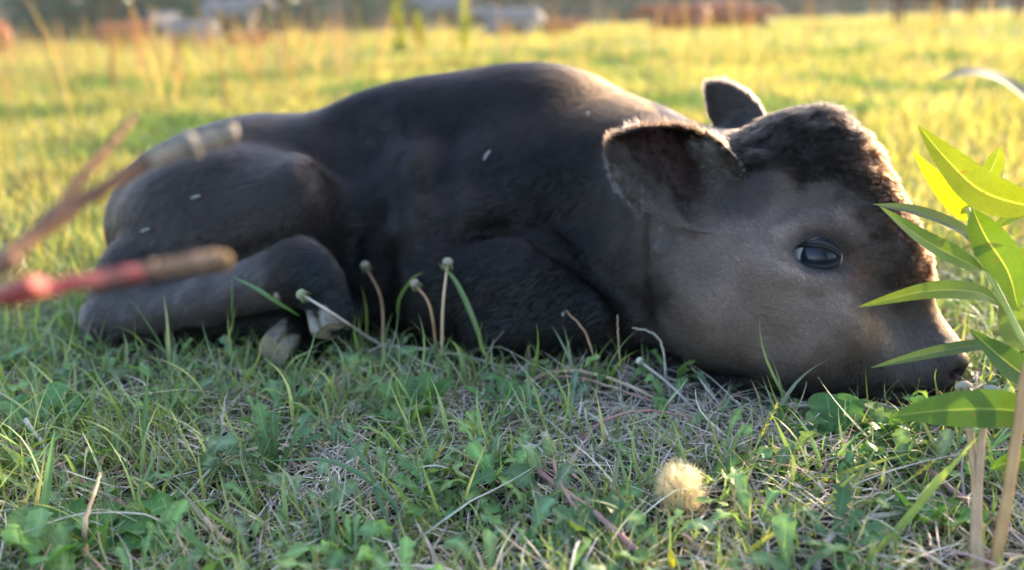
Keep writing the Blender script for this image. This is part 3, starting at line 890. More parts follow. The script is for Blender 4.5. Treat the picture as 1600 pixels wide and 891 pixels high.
cv = cover(x, y, .5, 85)
L = rng.uniform(.09, .22, N) * (.6 + .8 * cv); w_ = rng.uniform(.003, .006, N) * (.5 + r * .09)
col = pick(N, FIELD, [3, 5, 5, 2, 3]) * (.75 + .5 * cover(x, y, 1.2, 86))[:, None]
gp = ss(cover(x, y, .7, 90), .5, .8)[:, None]; col = col * (1 - gp) + gp * np.array([.10, .15, .06]) * rng.uniform(.7, 1.3, (N, 1))
o = blades('far_field_grass', x, y, L, w_, np.abs(rng.normal(0, .3, N)), rng.uniform(0, .8, N), col, field_mat, 3, 0, avoid=False)
tag(o, kind='stuff')
# rusty seed stalks standing above the sward, mostly left
N = int(2600 * GN); x, y, r = wedge(N, 4, 26, 1.1, .7); k = rng.random(N) < (.22 + .78 * ss(-x / y, -.05, .25)); x, y, r = x[k], y[k], r[k]; N = len(x)
o = blades('seed_stalks', x, y, rng.uniform(.22, .62, N), rng.uniform(.003, .007, N) * (.6 + .07 * r), np.abs(rng.normal(0, .12, N)), rng.uniform(0, .4, N),
           pick(N, [(.24, .12, .07), (.28, .19, .11), (.26, .21, .07)], [3, 2, 2]), field_mat, 4, 0, avoid=False, tip=.6)
tag(o, kind='stuff')
# ------------------------------------------------------------------ leaves
def leaf_mesh(rib, nrm, width, cols, kind='lance', teeth=0, depth=.25, fold=.25, segs=28, ripple=.0, stalk=.08):
    """rib: (k,3) control points base->tip; nrm: upper-side direction; width: half width in metres"""
    c = spline(rib, segs + 1); T_ = np.linspace(0, 1, segs + 1); tan = norm(np.gradient(c, axis=0))
    n = np.asarray(nrm, float)
    if n.ndim == 2: n = np.array([np.interp(T_, np.linspace(0, 1, len(n)), n[:, k]) for k in range(3)]).T
    else: n = np.tile(n, (segs + 1, 1))
    n = norm(n - tan * np.sum(n * tan, 1, keepdims=True)); s = np.cross(tan, n)
    if kind == 'lance': pr = np.clip(np.sin(np.pi * np.clip((T_ - stalk * .6) / (1 - stalk * .6), 0, 1) ** .85), 0, 1) ** .85
    elif kind == 'round': pr = np.clip(np.sin(np.pi * np.clip((T_ - stalk * 2) / (1 - stalk * 2), 0, 1) ** 1.35), 0, 1) ** .6 + .03
    else: pr = np.clip(.10 + .95 * np.clip(T_, 0, 1) ** .9 * (1 - np.clip((T_ - .80) / .20, 0, 1) ** 1.7), .04, 1)
    pr = np.maximum(pr, .035 * (1 - T_))
    V, C_ = [], []
    lev = [-1, -.55, -.07, 0, .07, .55, 1] if segs > 20 else [-1, -.55, 0, .55, 1]
    ph = rng.random()
    for i in range(segs + 1):
        tt = T_[i]; saw = 1.0; saw2 = 1.0
        if teeth:
            f = (tt * teeth + ph) % 1.0; f2 = (tt * teeth + ph + .35) % 1.0
            saw = 1 - depth * (1 - f) ** 1.0; saw2 = 1 - depth * (1 - f2)
        for l in lev:
            e = saw if l < 0 else saw2
            wv_ = width * pr[i] * l * (e if abs(l) > .9 else (.5 + .5 * e))
            up = abs(l) * width * pr[i] * fold + ripple * width * math.sin(tt * 17 + l * 2.0) * abs(l)
            V.append(c[i] + s[i] * wv_ + n[i] * up)
            k_ = 1.0 if l != 0 else 0.0
            C_.append(np.asarray(cols[0]) * k_ + np.asarray(cols[1]) * (1 - k_))
    m = len(lev)
    F = [(i * m + j, i * m + j + 1, (i + 1) * m + j + 1, (i + 1) * m + j) for i in range(segs) for j in range(m - 1)]
    return V, F, np.array(C_)

def leaf_obj(name, mat, parent, *a, **kw):
    V, F, C_ = leaf_mesh(*a, **kw)
    V = np.asarray(V)
    if parent is not None: V = V - np.array(parent.matrix_world.translation if False else parent.location)
    o = mesh_obj(name, V, F, mat, parent); vcol(o, C_)
    return o

def put(o_name, V, F, mat, parent, col=None):
    V = np.asarray(V, float)
    if parent is not None: V = V - np.array(parent.location)
    o = mesh_obj(o_name, V, F, mat, parent)
    if col is not None: vcol(o, col)
    return o

# leaf material with fine side veins
def leaf_mat(name, trans, rough, spec, tr, vein_scale=420, seed_bump=.25):
    t = NT(name); at = t.node('ShaderNodeAttribute', attribute_name='tint')
    f = t.noise(45, 4); f2 = t.noise(vein_scale, 3)
    col = t.mix(.5, at.outputs['Color'], t.ramp(f, [(.3, (.6, .62, .6)), (.7, (1.05, 1.05, 1))]), 'MULTIPLY')
    sp_f = t.noise(150, 2); col = t.mix(t.ramp(sp_f, [(.66, (0, 0, 0)), (.72, (.7, .7, .7))]), col, (.16, .09, .03))
    col = t.mix(.35, col, t.ramp(f2, [(.35, (.6, .6, .6)), (.6, (1, 1, 1))]), 'MULTIPLY')
    t.link(col, t.bsdf.inputs['Base Color']); t.bsdf.inputs['Roughness'].default_value = rough
    t.bsdf.inputs['Specular IOR Level'].default_value = spec; t.bump(f2, seed_bump, .0004)
    tl = t.node('ShaderNodeBsdfTranslucent'); t.link(t.mix(1.0, col, tr, 'MULTIPLY'), tl.inputs['Color'])
    mx = t.node('ShaderNodeMixShader'); mx.inputs[0].default_value = trans
    t.link(t.bsdf.outputs[0], mx.inputs[1]); t.link(tl.outputs[0], mx.inputs[2]); t.link(mx.outputs[0], t.out.inputs['Surface'])
    return t.m
weed_mat = leaf_mat('weed_leaf', .35, .5, .35, (1.3, 1.3, .5))
willow_mat = leaf_mat('willow_leaf', .54, .45, .25, (1.55, 1.30, .18), 700, .2)

# low weeds between the blades: nobody could count these
mb = MB()
nC = int(600 * GN); cx, cy = near_xy(nC, .44, 1.35)
for i in range(nC):
    if under_calf(np.array([cx[i]]), np.array([cy[i]]))[0] or rng.random() < .75 * bare(cx[i:i + 1], cy[i:i + 1])[0]: continue
    if math.hypot(cx[i] - .128, cy[i] - .565) < .042: continue
    z = float(ground_z(cx[i], cy[i])); m = rng.integers(3, 8); g = pick(1, [(.125, .225, .080), (.165, .260, .080), (.135, .205, .105)], [1, 1, 1])[0]
    for j in range(m):
        a = rng.random() * 6.283; Ls = rng.uniform(.022, .062); el = rng.uniform(.15, 1.1)
        d = np.array([math.cos(a) * math.cos(el), math.sin(a) * math.cos(el), math.sin(el)])
        b0 = np.array([cx[i], cy[i], z]) + np.array([math.cos(a), math.sin(a), 0]) * .003
        p2 = b0 + d * Ls * .55; p3 = b0 + d * Ls + np.array([0, 0, -Ls * rng.uniform(.1, .45)])
        if inside_calf(np.array([p2, p3])).any(): continue
        up = np.array([-math.cos(a) * math.sin(el), -math.sin(a) * math.sin(el), math.cos(el)]) + rng.normal(0, .25, 3)
        V, F, C_ = leaf_mesh([b0, p2, p3], up, Ls * rng.uniform(.12, .24), (g * rng.uniform(.8, 1.25), g * 1.5 + .03),
                             kind='rosette', teeth=rng.choice([4, 5, 6, 7]), depth=rng.uniform(.25, .75), fold=rng.uniform(.0, .35), segs=14, ripple=.15)
        mb.add(V, F, C_)
wl_ = mb.build('ground_cover_leaves', weed_mat); tag(wl_, kind='stuff')
# clover-like tiny crumbs: frayed leaflets
N = int(9000 * GN); x, y = near_xy(N, .44, 1.35); k = rng.random(N) < np.clip(1.1 * cover(x, y, 22, 88) - .5 * bare(x, y), .03, 1); x, y = x[k], y[k]; N = len(x)
o = blades('low_weed_sprigs', x, y, rng.uniform(.006, .020, N), rng.uniform(.0012, .0032, N), rng.uniform(.2, 1.3, N), rng.uniform(0, 1.0, N),
           pick(N, [(.09, .18, .07), (.13, .22, .07), (.10, .17, .10)], [1, 1, 1]), green_mat, 4, .3, tip=.2)
tag(o, kind='stuff')

def rosette(px, py, specs, label, kind='rosette', base_col=(.065, .14, .042), teeth=6, depth=.5, wf=.2, cat='weed'):
    g0 = G(px, py); g0[2] = float(ground_z(g0[0], g0[1])); e = empty('leafy_weed', g0)
    tag(e, label, cat)
    for (az, el, Ls) in specs:
        Ls *= 1.2
        a = math.radians(az); el = math.radians(el)
        d = np.array([math.cos(a) * math.cos(el), math.sin(a) * math.cos(el), math.sin(el)])
        b0 = g0 + np.array([math.cos(a), math.sin(a), .2]) * .004
        p2 = b0 + d * Ls * .5; p3 = b0 + d * Ls * .98 + np.array([0, 0, -Ls * rng.uniform(.08, .3)])
        p3[2] = max(p3[2], .004)
        up = np.array([-math.cos(a) * math.sin(el), -math.sin(a) * math.sin(el), math.cos(el)]) + rng.normal(0, .18, 3)
        c_ = np.array(base_col) * rng.uniform(1.05, 1.65)
        leaf_obj('leaf', weed_mat, e, [b0, p2, p3], up, Ls * wf * rng.uniform(.85, 1.15), (c_, c_ * 1.5 + .035), kind=kind, teeth=teeth, depth=depth,
                 fold=rng.uniform(.05, .3), segs=34, ripple=.12)
    return e
def fan(n, el0, el1, l0, l1, a0=0, a1=360):
    return [(a0 + (a1 - a0) * (i + rng.uniform(-.3, .3)) / n, rng.uniform(el0, el1), rng.uniform(l0, l1)) for i in range(n)]
rosette(120, 868, fan(9, 15, 55, .045, .07), 'broad leaved green weed in the bottom left corner of the grass', depth=.18, teeth=7, wf=.30, base_col=(.075, .165, .040))
rosette(60, 690, fan(9, 20, 65, .04, .07), 'dark green toothed weed at the left edge of the lawn below the red branch', depth=.35, teeth=6, wf=.27)
rosette(430, 735, fan(12, 35, 80, .035, .062), 'upright feathery weed tuft beside bare soil left of centre', depth=.7, teeth=9, wf=.16, base_col=(.065, .12, .05))
rosette(690, 800, fan(9, 20, 70, .035, .065), 'jagged dandelion rosette left of the pink flower stems', depth=.55, teeth=6, wf=.22)
rosette(660, 650, fan(8, 30, 75, .035, .055), 'upright weed with plain green leaves in front of the folded foreleg', depth=.25, teeth=5, wf=.24)
rosette(1300, 700, fan(10, 15, 60, .03, .055), 'round leaved green weed growing just below the calf chin', kind='round', depth=.12, teeth=5, wf=.34, base_col=(.055, .135, .035))
rosette(1400, 690, fan(9, 20, 70, .025, .045), 'crinkled dark green weed under the calf muzzle', depth=.4, teeth=7, wf=.3, base_col=(.06, .13, .035))
rosette(1440, 815, fan(7, 30, 75, .025, .045), 'small broad leaved weed beside the paired brown stalks', kind='round', depth=.1, teeth=4, wf=.33, base_col=(.06, .15, .035))
rosette(960, 880, fan(9, 15, 60, .03, .055), 'jagged dark weed at the bottom edge below the seed head', depth=.6, teeth=6, wf=.22, base_col=(.06, .12, .045))
rosette(1300, 878, fan(10, 10, 55, .03, .055), 'ragged weed with narrow lobed leaves at the bottom right', depth=.65, teeth=7, wf=.2, base_col=(.06, .12, .05))
rosette(790, 640, fan(7, 30, 80, .03, .05), 'small pointed weed behind the buds near the foreleg', depth=.3, teeth=5, wf=.2)

# ------------------------------------------------------------------ stalks lying and standing
stalk_mats = {}
def stalk_mat(a, b):
    k = (a, b)
    if k not in stalk_mats: stalk_mats[k] = simple_mat('stalk_skin', a, b, 35, .5, .2, .35, .0005)
    return stalk_mats[k]
PINK = ((.25, .10, .11), (.36, .22, .16)); TAN = ((.34, .22, .13), (.50, .36, .24)); GREY = ((.30, .25, .22), (.44, .38, .32)); BROWN = ((.22, .12, .07), (.38, .24, .13))
def GP(px, py, z=0.0):
    g = G(px, py, z); d = (g - CAM) @ FWD
    if 100 < px < 1540 and py < 640:
        ds = skin_at(px, py, .70, 1.4)
        if ds < 1.39 and d > ds - .014: g = W(px, py, ds - .014)
    return g
def clear(pts):
    """keep a stalk standing in front of the calf instead of inside it"""
    for i, p in enumerate(pts):
        q = p - CAM; d = q @ FWD; px = 800 + (q @ RIGHT) / d * FPX; py = 445.5 - (q @ UP) / d * FPX
        if 100 < px < 1540 and 100 < py < 660:
            ds = skin_at(px, py, .70, 1.4)
            if ds < 1.39 and d > ds - .011: pts[i] = W(px, py, ds - .011)
    k = pts.copy()
    for _ in range(3): k[1:-1] = (k[:-2] + k[2:] + 2 * k[1:-1]) / 4
    return k
def stalk(name, ctrl, r, cols, label, cat, n=40, taper=.7, parent=None, jitter=.0006):
    """ctrl: (px,py,height) on the ground plane"""
    pts = spline([GP(*c) for c in ctrl], n); pts = pts + rng.normal(0, jitter, pts.shape)
    pts[1:-1] = (pts[:-2] + pts[2:] + 2 * pts[1:-1]) / 4
    pts[:, 2] = np.maximum(pts[:, 2], ground_z(pts[:, 0], pts[:, 1]) + r)
    rr = r * np.linspace(1, taper, n) * (1 + .12 * np.sin(np.linspace(0, 23, n)))
    V, F = tube(pts, rr, 8); o = put(name, V, F, stalk_mat(*cols), parent)
    if parent is None: tag(o, label, cat)
    return o
stalk('straw', [(-30, 690, .02), (60, 712, .016), (150, 765, .010), (240, 822, .004), (290, 860, .003)], .0028, PINK, 'long pinkish bare stem lying across the grass at the left edge', 'straw')
stalk('straw', [(160, 772, .004), (240, 735, .008), (322, 705, .006)], .0016, PINK, 'thin mauve twig lying left of centre between green blades', 'straw')
stalk('straw', [(135, 880, .004), (133, 820, .035), (150, 760, .055), (158, 738, .058)], .0022, TAN, 'tan curved dry blade standing in the bottom left', 'straw', taper=.3)
stalk('straw', [(40, 655, .03), (70, 700, .02), (120, 775, .004)], .0022, GREY, 'pale broken straw leaning at the left edge', 'straw')
stalk('straw', [(820, 596, .005), (880, 580, .016), (950, 590, .016), (1020, 620, .006), (1060, 640, .003)], .0024, TAN, 'flattened tan stem arching over the turf in front of the throat', 'straw')
stalk('straw', [(835, 588, .006), (900, 590, .018), (960, 606, .014), (1030, 632, .004)], .0018, PINK, 'second thinner stem running beside the flattened tan one', 'straw')
stalk('straw', [(590, 541, .006), (660, 545, .010), (740, 560, .006), (830, 590, .003)], .0022, GREY, 'pale dry straw lying in front of the folded forelegs', 'straw')
stalk('straw', [(905, 690, .004), (950, 655, .020), (1020, 642, .020), (1120, 662, .004)], .0018, PINK, 'arched pinkish stem above the bare strawy patch', 'straw')
stalk('straw', [(1210, 640, .006), (1330, 626, .012), (1400, 640, .010), (1490, 690, .004)], .0016, GREY, 'pale straw bent in front of the calf chin', 'straw')
stalk('straw', [(1275, 891, .003), (1290, 850, .010), (1340, 815, .014), (1400, 802, .012), (1470, 795, .004)], .0026, GREY, 'grey bent twig lying at the lower right', 'straw')
stalk('straw', [(1390, 700, .004), (1450, 735, .010), (1520, 790, .008), (1610, 850, .003)], .0030, PINK, 'brownish pink runner crossing behind the paired brown stalks', 'straw')
stalk('straw', [(1385, 826, .012), (1395, 860, .008), (1412, 895, .002)], .0016, GREY, 'short pale straw hanging down at the lower right', 'straw')
stalk('straw', [(300, 790, .004), (340, 835, .006), (360, 850, .003)], .0030, TAN, 'short cut straw stub on bare soil at the lower left', 'straw')
stalk('straw', [(940, 880, .004), (1010, 840, .008), (1110, 866, .010), (1180, 890, .004)], .0022, BROWN, 'brown creeping stem passing below the seed head', 'straw')

# bent straws and knee-high bits in front of the neck
stalk('straw', [(1040, 590, .004), (1036, 545, .035), (1022, 522, .050), (988, 512, .052)], .0013, GREY, 'thin straw with a bent over tip against the calf throat', 'straw', taper=.5)
stalk('straw', [(970, 585, .002), (966, 530, .042), (964, 492, .068)], .0010, TAN, 'thin upright straw standing before the calf throat', 'straw', taper=.4)
stalk('straw', [(935, 585, .002), (915, 520, .040), (884, 486, .062)], .0013, BROWN, 'rusty leaning straw in front of the folded foreleg', 'straw', taper=.6)

def head_stalk(px0, py0, ctrl, r, knob, cols, label, knob_col=(.26, .23, .18), depth_scale=1.0, green=False):
    """spent dandelion: bare stalk, a cup of reflexed bracts, a pale button"""
    pts = clear(spline([GP(*c) for c in ctrl], 30)); b = pts[0].copy(); e = empty('dandelion_stalk', b); tag(e, label, 'dandelion')
    V, F = tube(pts, r * np.linspace(1.15, .85, 30), 8); put('stem', V, F, stalk_mat(*cols), e)
    top = pts[-1]; ax = norm(pts[-1] - pts[-3]); 
    V, F = uv_sphere(1.0, 20, 14); V = V * [knob, knob, knob * .8]; V[:, 2] += knob * .55
    q = Vector(ax).to_track_quat('Z', 'Y').to_matrix(); Rm = np.array(q)
    put('seed_button', V @ Rm.T + top, F, simple_mat('seed_button', tuple(c * .7 for c in knob_col), knob_col, 900, .8, .6, .1), e)
    mb = MB()
    for j in range(9):
        a = 2 * math.pi * j / 9; d = np.array([math.cos(a), math.sin(a), 0]); s_ = np.array([-math.sin(a), math.cos(a), 0])
        rib = [d * knob * .35 + [0, 0, knob * .1], d * knob * 1.0 + [0, 0, -knob * .15], d * knob * 1.15 + [0, 0, -knob * 1.1]]
        Vv, Ff, Cc = leaf_mesh([np.array(x_, float) for x_ in rib], d + [0, 0, 1], knob * .25, ((.16, .17, .09), (.2, .2, .1)), segs=8)
        mb.add(np.asarray(Vv) @ Rm.T + top, Ff, Cc)
    o = mb.build('bract', weed_mat, None); o.parent = e; o.data.transform(Matrix.Translation(-Vector(tuple(b))))
    return e
head_stalk(0, 0, [(598, 560, .0), (596, 470, .055), (572, 418, .082)], .0018, .0064, BROWN, 'leftmost of the three blurred spent dandelions before the dark flank, leaning left')
head_stalk(0, 0, [(684, 560, .0), (672, 480, .045), (650, 446, .066)], .0016, .0058, BROWN, 'shortest of the three blurred spent dandelions before the dark flank')
head_stalk(0, 0, [(690, 568, .0), (692, 480, .055), (699, 414, .092)], .0017, .0064, TAN, 'straight upright spent dandelion, tallest before the folded foreleg')
head_stalk(0, 0, [(640, 560, .0), (580, 530, .016), (520, 490, .040), (474, 462, .056)], .0016, .0062, GREY, 'spent dandelion leaning far left in front of the hind hoof', (.24, .27, .17))
head_stalk(0, 0, [(1085, 640, .0), (1045, 600, .014), (1002, 566, .028)], .0016, .0045, GREY, 'small white topped dandelion stalk below the calf throat', (.50, .46, .38))
head_stalk(0, 0, [(1520, 900, .0), (1524, 760, .045), (1512, 650, .084), (1507, 612, .096)], .0028, .0064, BROWN, 'left of two cream dandelion heads in front of the nostril', (.34, .28, .21))
head_stalk(0, 0, [(1532, 905, .0), (1528, 800, .032), (1534, 690, .072), (1548, 618, .094)], .0028, .0064, BROWN, 'right of two cream dandelion heads in front of the nostril', (.30, .32, .26))

# two closed buds on pinkish stems that cross the lower middle
def bud(ctrl, r, size, cols, label):
    pts = spline([GP(*c) for c in ctrl], 44); b = pts[0].copy(); e = empty('dandelion_bud', b); tag(e, label, 'flower bud')
    V, F = tube(pts, r * np.linspace(1.1, .8, 44), 10); put('stem', V, F, stalk_mat(*cols), e)
    top = pts[-1]; ax = norm(np.array([-.25, -.1, 1.0])); Rm = np.array(Vector(ax).to_track_quat('Z', 'Y').to_matrix())
    prof = [(0, .35), (.15, .85), (.4, 1.0), (.7, .72), (1.0, .5), (1.15, .42)]
    V, F = tube([np.array([0, 0, h_ * size * 2.2]) for h_, _ in prof], [r_ * size * .62 for _, r_ in prof], 16)
    put('bud', V @ Rm.T + top, F, simple_mat('bud_green', (.16, .24, .10), (.30, .36, .19), 300, .6, .5), e)
    mb = MB()
    for j in range(12):
        a = 2 * math.pi * j / 12 + rng.normal(0, .1); d = np.array([math.cos(a), math.sin(a), 0])
        out = rng.uniform(.66, 1.0)
        rib = [d * size * .35, d * size * .70 + [0, 0, size * .8], d * size * .5 * out + [0, 0, size * 2.3]]
        Vv, Ff, Cc = leaf_mesh([np.array(x_, float) for x_ in rib], d, size * .19, ((.22, .30, .14), (.3, .36, .2)), segs=8, fold=.1)
        mb.add(np.asarray(Vv) @ Rm.T + top, Ff, Cc)
    for j in range(40):
        a = rng.random() * 6.283; rr = size * .42 * rng.random(); p0 = np.array([math.cos(a) * rr, math.sin(a) * rr, size * 2.2])
        Vv, Ff = tube([p0, p0 * [1.3, 1.3, 1] + [0, 0, size * rng.uniform(.3, .8)]], size * .03, 4); mb.add(Vv @ Rm.T + top, Ff, (.60, .57, .50))
    o = mb.build('bract', weed_mat, None); o.parent = e; o.data.transform(Matrix.Translation(-Vector(tuple(b))))
bud([(1030, 895, .002), (985, 852, .018), (930, 802, .020), (875, 762, .020), (838, 732, .026)], .0026, .0085, PINK, 'left green bud on a thick purple stem running to the bottom edge')
bud([(960, 893, .002), (930, 840, .014), (895, 790, .018), (872, 745, .026), (862, 712, .034)], .0018, .0080, PINK, 'right green bud with pale tuft on the thinner pinkish stem')

# the lit seed head
sh_c = G(1062, 800, .030) ; 
PUFF = W(1062, 762, .662)
def seed_head():
    base = G(1180, 893, .0); e = empty('dandelion_seed_head', base); tag(e, 'fluffy pale seed head glowing in the sunlight on a curved brown stem', 'seed head')
    pts = spline([base, G(1120, 872, .008), G(1070, 838, .012), W(1055, 815, .672), PUFF + np.array([-.002, 0, -.012]), PUFF], 40)
    V, F = tube(pts, .0017, 8); put('stem', V, F, stalk_mat(*BROWN), e)
    V, F = uv_sphere(.0062, 20, 14); put('receptacle', V * [1, 1, .8] + PUFF, F, simple_mat('receptacle', (.40, .28, .16), (.55, .42, .28), 900, .8, .5), e)
    Rr = .0184; n = 170; i = np.arange(n) + .5; phi = np.arccos(1 - 2 * i / n); th = np.pi * (1 + 5 ** .5) * i
    dirs = np.stack([np.cos(th) * np.sin(phi), np.sin(th) * np.sin(phi), np.cos(phi)], 1)
    dirs = norm(dirs + rng.normal(0, .07, dirs.shape)); dirs = dirs[dirs[:, 2] > -.80]
    P_, R_ = [], []
    cut = np.array([.3, -.35, .9])
    for d in dirs:
        rr = Rr * rng.uniform(.50, .84); a = PUFF + d * .004; b_ = PUFF + d * rr
        P_.append(np.linspace(a, b_, 5)); R_.append([.00022, .0002, .00010, .00008, .00008])
        sx = norm(np.cross(d, [.3, .2, .9])); sy = np.cross(d, sx)
        for q in range(26):
            an = rng.random() * 6.283; sp = rng.uniform(.35, .95); tip_ = b_ + (sx * math.cos(an) + sy * math.sin(an)) * Rr * .34 * sp + d * Rr * rng.uniform(.12, .55)
            mid = (b_ + tip_) / 2 + d * Rr * -.02
            P_.append(np.array([b_, b_ * .6 + mid * .4, mid, mid * .4 + tip_ * .6, tip_])); R_.append([.00009, .00008, .00007, .00006, .00003])
    t = NT('seed_fluff'); t.bsdf.inputs['Base Color'].default_value = (.95, .76, .47, 1); t.bsdf.inputs['Roughness'].default_value = .7
    tl = t.node('ShaderNodeBsdfTranslucent'); tl.inputs['Color'].default_value = (.93, .78, .52, 1)
    mx = t.node('ShaderNodeMixShader'); mx.inputs[0].default_value = .65
    t.link(t.bsdf.outputs[0], mx.inputs[1]); t.link(tl.outputs[0], mx.inputs[2]); t.link(mx.outputs[0], t.out.inputs['Surface'])
    P_ = np.array(P_) - np.array(base)
    hair_curves('seed_fluff', P_, np.array(R_), np.full((len(P_), 3), .8), t.m, e)
seed_head()
V_, F_ = uv_sphere(.0042, 14, 10)

# grass seed spikes catching the light
def spike(ctrl, label, n0=12, s=.0032, col=(.36, .36, .07), r=.0008):
    pts = spline([GP(*c) for c in ctrl], 40); e = empty('grass_seed_spike', pts[0]); tag(e, label, 'grass spike')
    V, F = tube(pts, r * np.linspace(1.2, .6, 40), 6); put('stem', V, F, stalk_mat((.14, .18, .04), (.26, .28, .07)), e)
    mb = MB()
    for j in range(n0 * 3):
        f = 1 - (j / (n0 * 3)) * .30; k = int(f * 39); p = pts[k]; ax = norm(pts[min(k + 1, 39)] - pts[max(k - 1, 0)]); rd = norm(rng.normal(0, 1, 3)); rd = norm(rd - ax * (rd @ ax))
        d = norm(ax * 1.2 + rd * .7); Vv, Ff, Cc = leaf_mesh([p, p + d * s * .6, p + d * s * 1.5], rd, s * .28, (np.array(col) * rng.uniform(.7, 1.3), np.array(col)), segs=6)
        mb.add(Vv, Ff, Cc)
    o = mb.build('spikelet', field_mat, None); o.parent = e; o.data.transform(Matrix.Translation(-Vector(tuple(pts[0]))))
spike([(1150, 790, .0), (1165, 740, .018), (1185, 690, .036), (1212, 636, .056)], 'yellow green grass spike leaning right of the bare patch')
spike([(1200, 740, .0), (1215, 760, .022), (1250, 782, .022), (1282, 822, .012)], 'nodding yellow grass spike right of the seed head')
spike([(1330, 800, .0), (1370, 780, .018), (1420, 750, .024), (1458, 722, .030)], 'small flowering grass spike left of the paired brown stalks')

# long bright blades that stand out
def hero_blade(ctrl, w, col, label, heights=True):
    pts = np.array([GP(*c) for c in ctrl]); c_ = np.array(col)
    tn = norm(pts[-1] - pts[0]); up = norm(np.cross(tn, norm(np.cross(tn, CAM - pts.mean(0)))) * -1)
    o_n = 'grass_shoot'
    V, F, C_ = leaf_mesh(pts, up, w, (c_, c_ * 1.4 + .02), kind='lance', segs=26, fold=.25, stalk=.0)
    T_ = np.linspace(0, 1, 27)
    o = put(o_n, V, F, green_mat, None); vcol(o, C_); tag(o, label, 'grass')
hero_blade([(60, 868, .0), (72, 770, .045), (86, 668, .080)], .0032, (.12, .22, .06), 'broad upright green blade in the bottom left')
hero_blade([(165, 891, .0), (160, 850, .02), (172, 800, .045)], .0022, (.12, .21, .06), 'short green blade beside the tan curved one')
hero_blade([(370, 905, .0), (310, 850, .02), (262, 806, .030)], .0026, (.13, .23, .06), 'green blade leaning left at the bottom edge')
hero_blade([(220, 720, .0), (225, 660, .035), (232, 575, .085)], .0022, (.10, .19, .08), 'blue green upright blade on the left, below the hind leg')
hero_blade([(640, 870, .0), (610, 780, .025), (520, 722, .040), (420, 720, .030)], .0020, (.09, .17, .07), 'long arching blade left of centre, tip touching the soil')
hero_blade([(640, 891, .0), (600, 800, .02), (555, 700, .045), (450, 622, .070)], .0017, (.10, .18, .07), 'long thin blade bowing over the centre left turf')
hero_blade([(520, 891, .0), (520, 830, .020), (518, 770, .045)], .0018, (.11, .20, .05), 'narrow upright blade at the bottom, left of centre')
hero_blade([(1330, 900, .0), (1400, 830, .020), (1460, 760, .045), (1530, 680, .085)], .0028, (.24, .30, .05), 'bright yellow green blade slanting up behind the brown stalks')
hero_blade([(765, 575, .0), (740, 500, .045), (712, 440, .070), (684, 410, .088)], .0030, (.12, .19, .05), 'broad soft green blade leaning left in front of the dark foreleg')
hero_blade([(470, 495, .02), (430, 470, .040), (395, 448, .055), (362, 432, .066)], .0024, (.10, .20, .06), 'green blade slanting across the raised hind leg')
hero_blade([(365, 540, .0), (363, 490, .040), (362, 434, .078)], .0014, (.10, .18, .07), 'thin upright blade before the hind leg')
hero_blade([(640, 540, .0), (622, 480, .040), (640, 440, .060), (662, 424, .062)], .0022, (.13, .20, .05), 'curled soft green blade between two spent dandelions')
hero_blade([(1150, 880, .0), (1185, 850, .015), (1232, 818, .030)], .0018, (.42, .40, .06), 'short yellow blade right of the sunlit leaf tip')
hero_blade([(1240, 860, .0), (1225, 820, .014), (1208, 782, .028)], .0026, (.40, .42, .06), 'yellow tipped leaf below the nodding grass spike')
hero_blade([(1265, 760, .0), (1330, 735, .018), (1428, 706, .030)], .0018, (.34, .36, .08), 'pale yellow green blade lying under the calf chin')
hero_blade([(1100, 790, .0), (1150, 770, .015), (1215, 768, .020)], .0016, (.30, .34, .08), 'flat yellow green blade beside the bare patch')
hero_blade([(1040, 893, .0), (1052, 878, .012), (1046, 856, .024)], .0030, (.42, .40, .05), 'sunlit yellow leaf tip at the bottom edge below the seed head')

# ------------------------------------------------------------------ willow sapling at the right
wb = G(1720, 900, .0); wil = empty('willow_sapling', wb); tag(wil, 'willow sapling with backlit narrow leaves reaching across the calf muzzle', 'sapling')
def PX(*a): return W(*a)
DW = .66
tw = spline([wb, W(1700, 700, .66), W(1640, 600, .665), W(1600, 535, .67), W(1572, 480, .672), W(1545, 425, .675), W(1525, 375, .68), W(1512, 325, .685)], 60)
V, F = tube(tw, np.linspace(.0040, .0016, 60), 10); put('stem', V, F, simple_mat('willow_bark', (.26, .30, .07), (.40, .40, .12), 60, .5, .2), wil)
s1 = spline([G(1540, 960, .0), W(1552, 891, .585), W(1572, 790, .590), W(1592, 660, .600), W(1606, 570, .61), W(1660, 420, .63)], 50)
V, F = tube(s1, np.linspace(.0042, .0032, 50), 12); put('stem', V, F, simple_mat('willow_stem_bark', (.26, .13, .05), (.38, .21, .085), 40, .5, .3), wil)
def wleaf(ctrl, hwpx, nrm, col, rib=None, d=None, fold=.18, teeth=26, depth=.06, st=.10):
    pts = np.array([W(*c) for c in ctrl]); dm = np.mean([c[2] for c in ctrl]); hw_m = hwpx / FPX * dm
    c_ = np.array(col) * .72
    leaf_obj('leaf', willow_mat, wil, pts, np.array(nrm, float), hw_m, (c_, np.array(rib) if rib is not None else c_ * 1.5 + .05), kind='lance', teeth=teeth, depth=depth, segs=56, fold=fold, stalk=st)
YG = (.20, .30, .025); MG = (.10, .20, .035); BG = (.13, .20, .11); RIB = (.42, .46, .16)
T3 = [.1, -1, .3]
wleaf([(1640, 322, .64), (1590, 318, .645), (1530, 296, .650), (1480, 250, .655), (1434, 196, .660)], 31, [.05, -1, .15], (.19, .26, .02), RIB)
wleaf([(1512, 330, .690), (1508, 330, .695), (1470, 290, .70), (1426, 236, .71)], 17, [-.5, -.9, .1], (.30, .38, .02))
wleaf([(1530, 300, .70), (1544, 275, .70), (1556, 250, .70), (1563, 230, .70)], 15, [-.3, -1, 0], (.26, .36, .03), RIB)
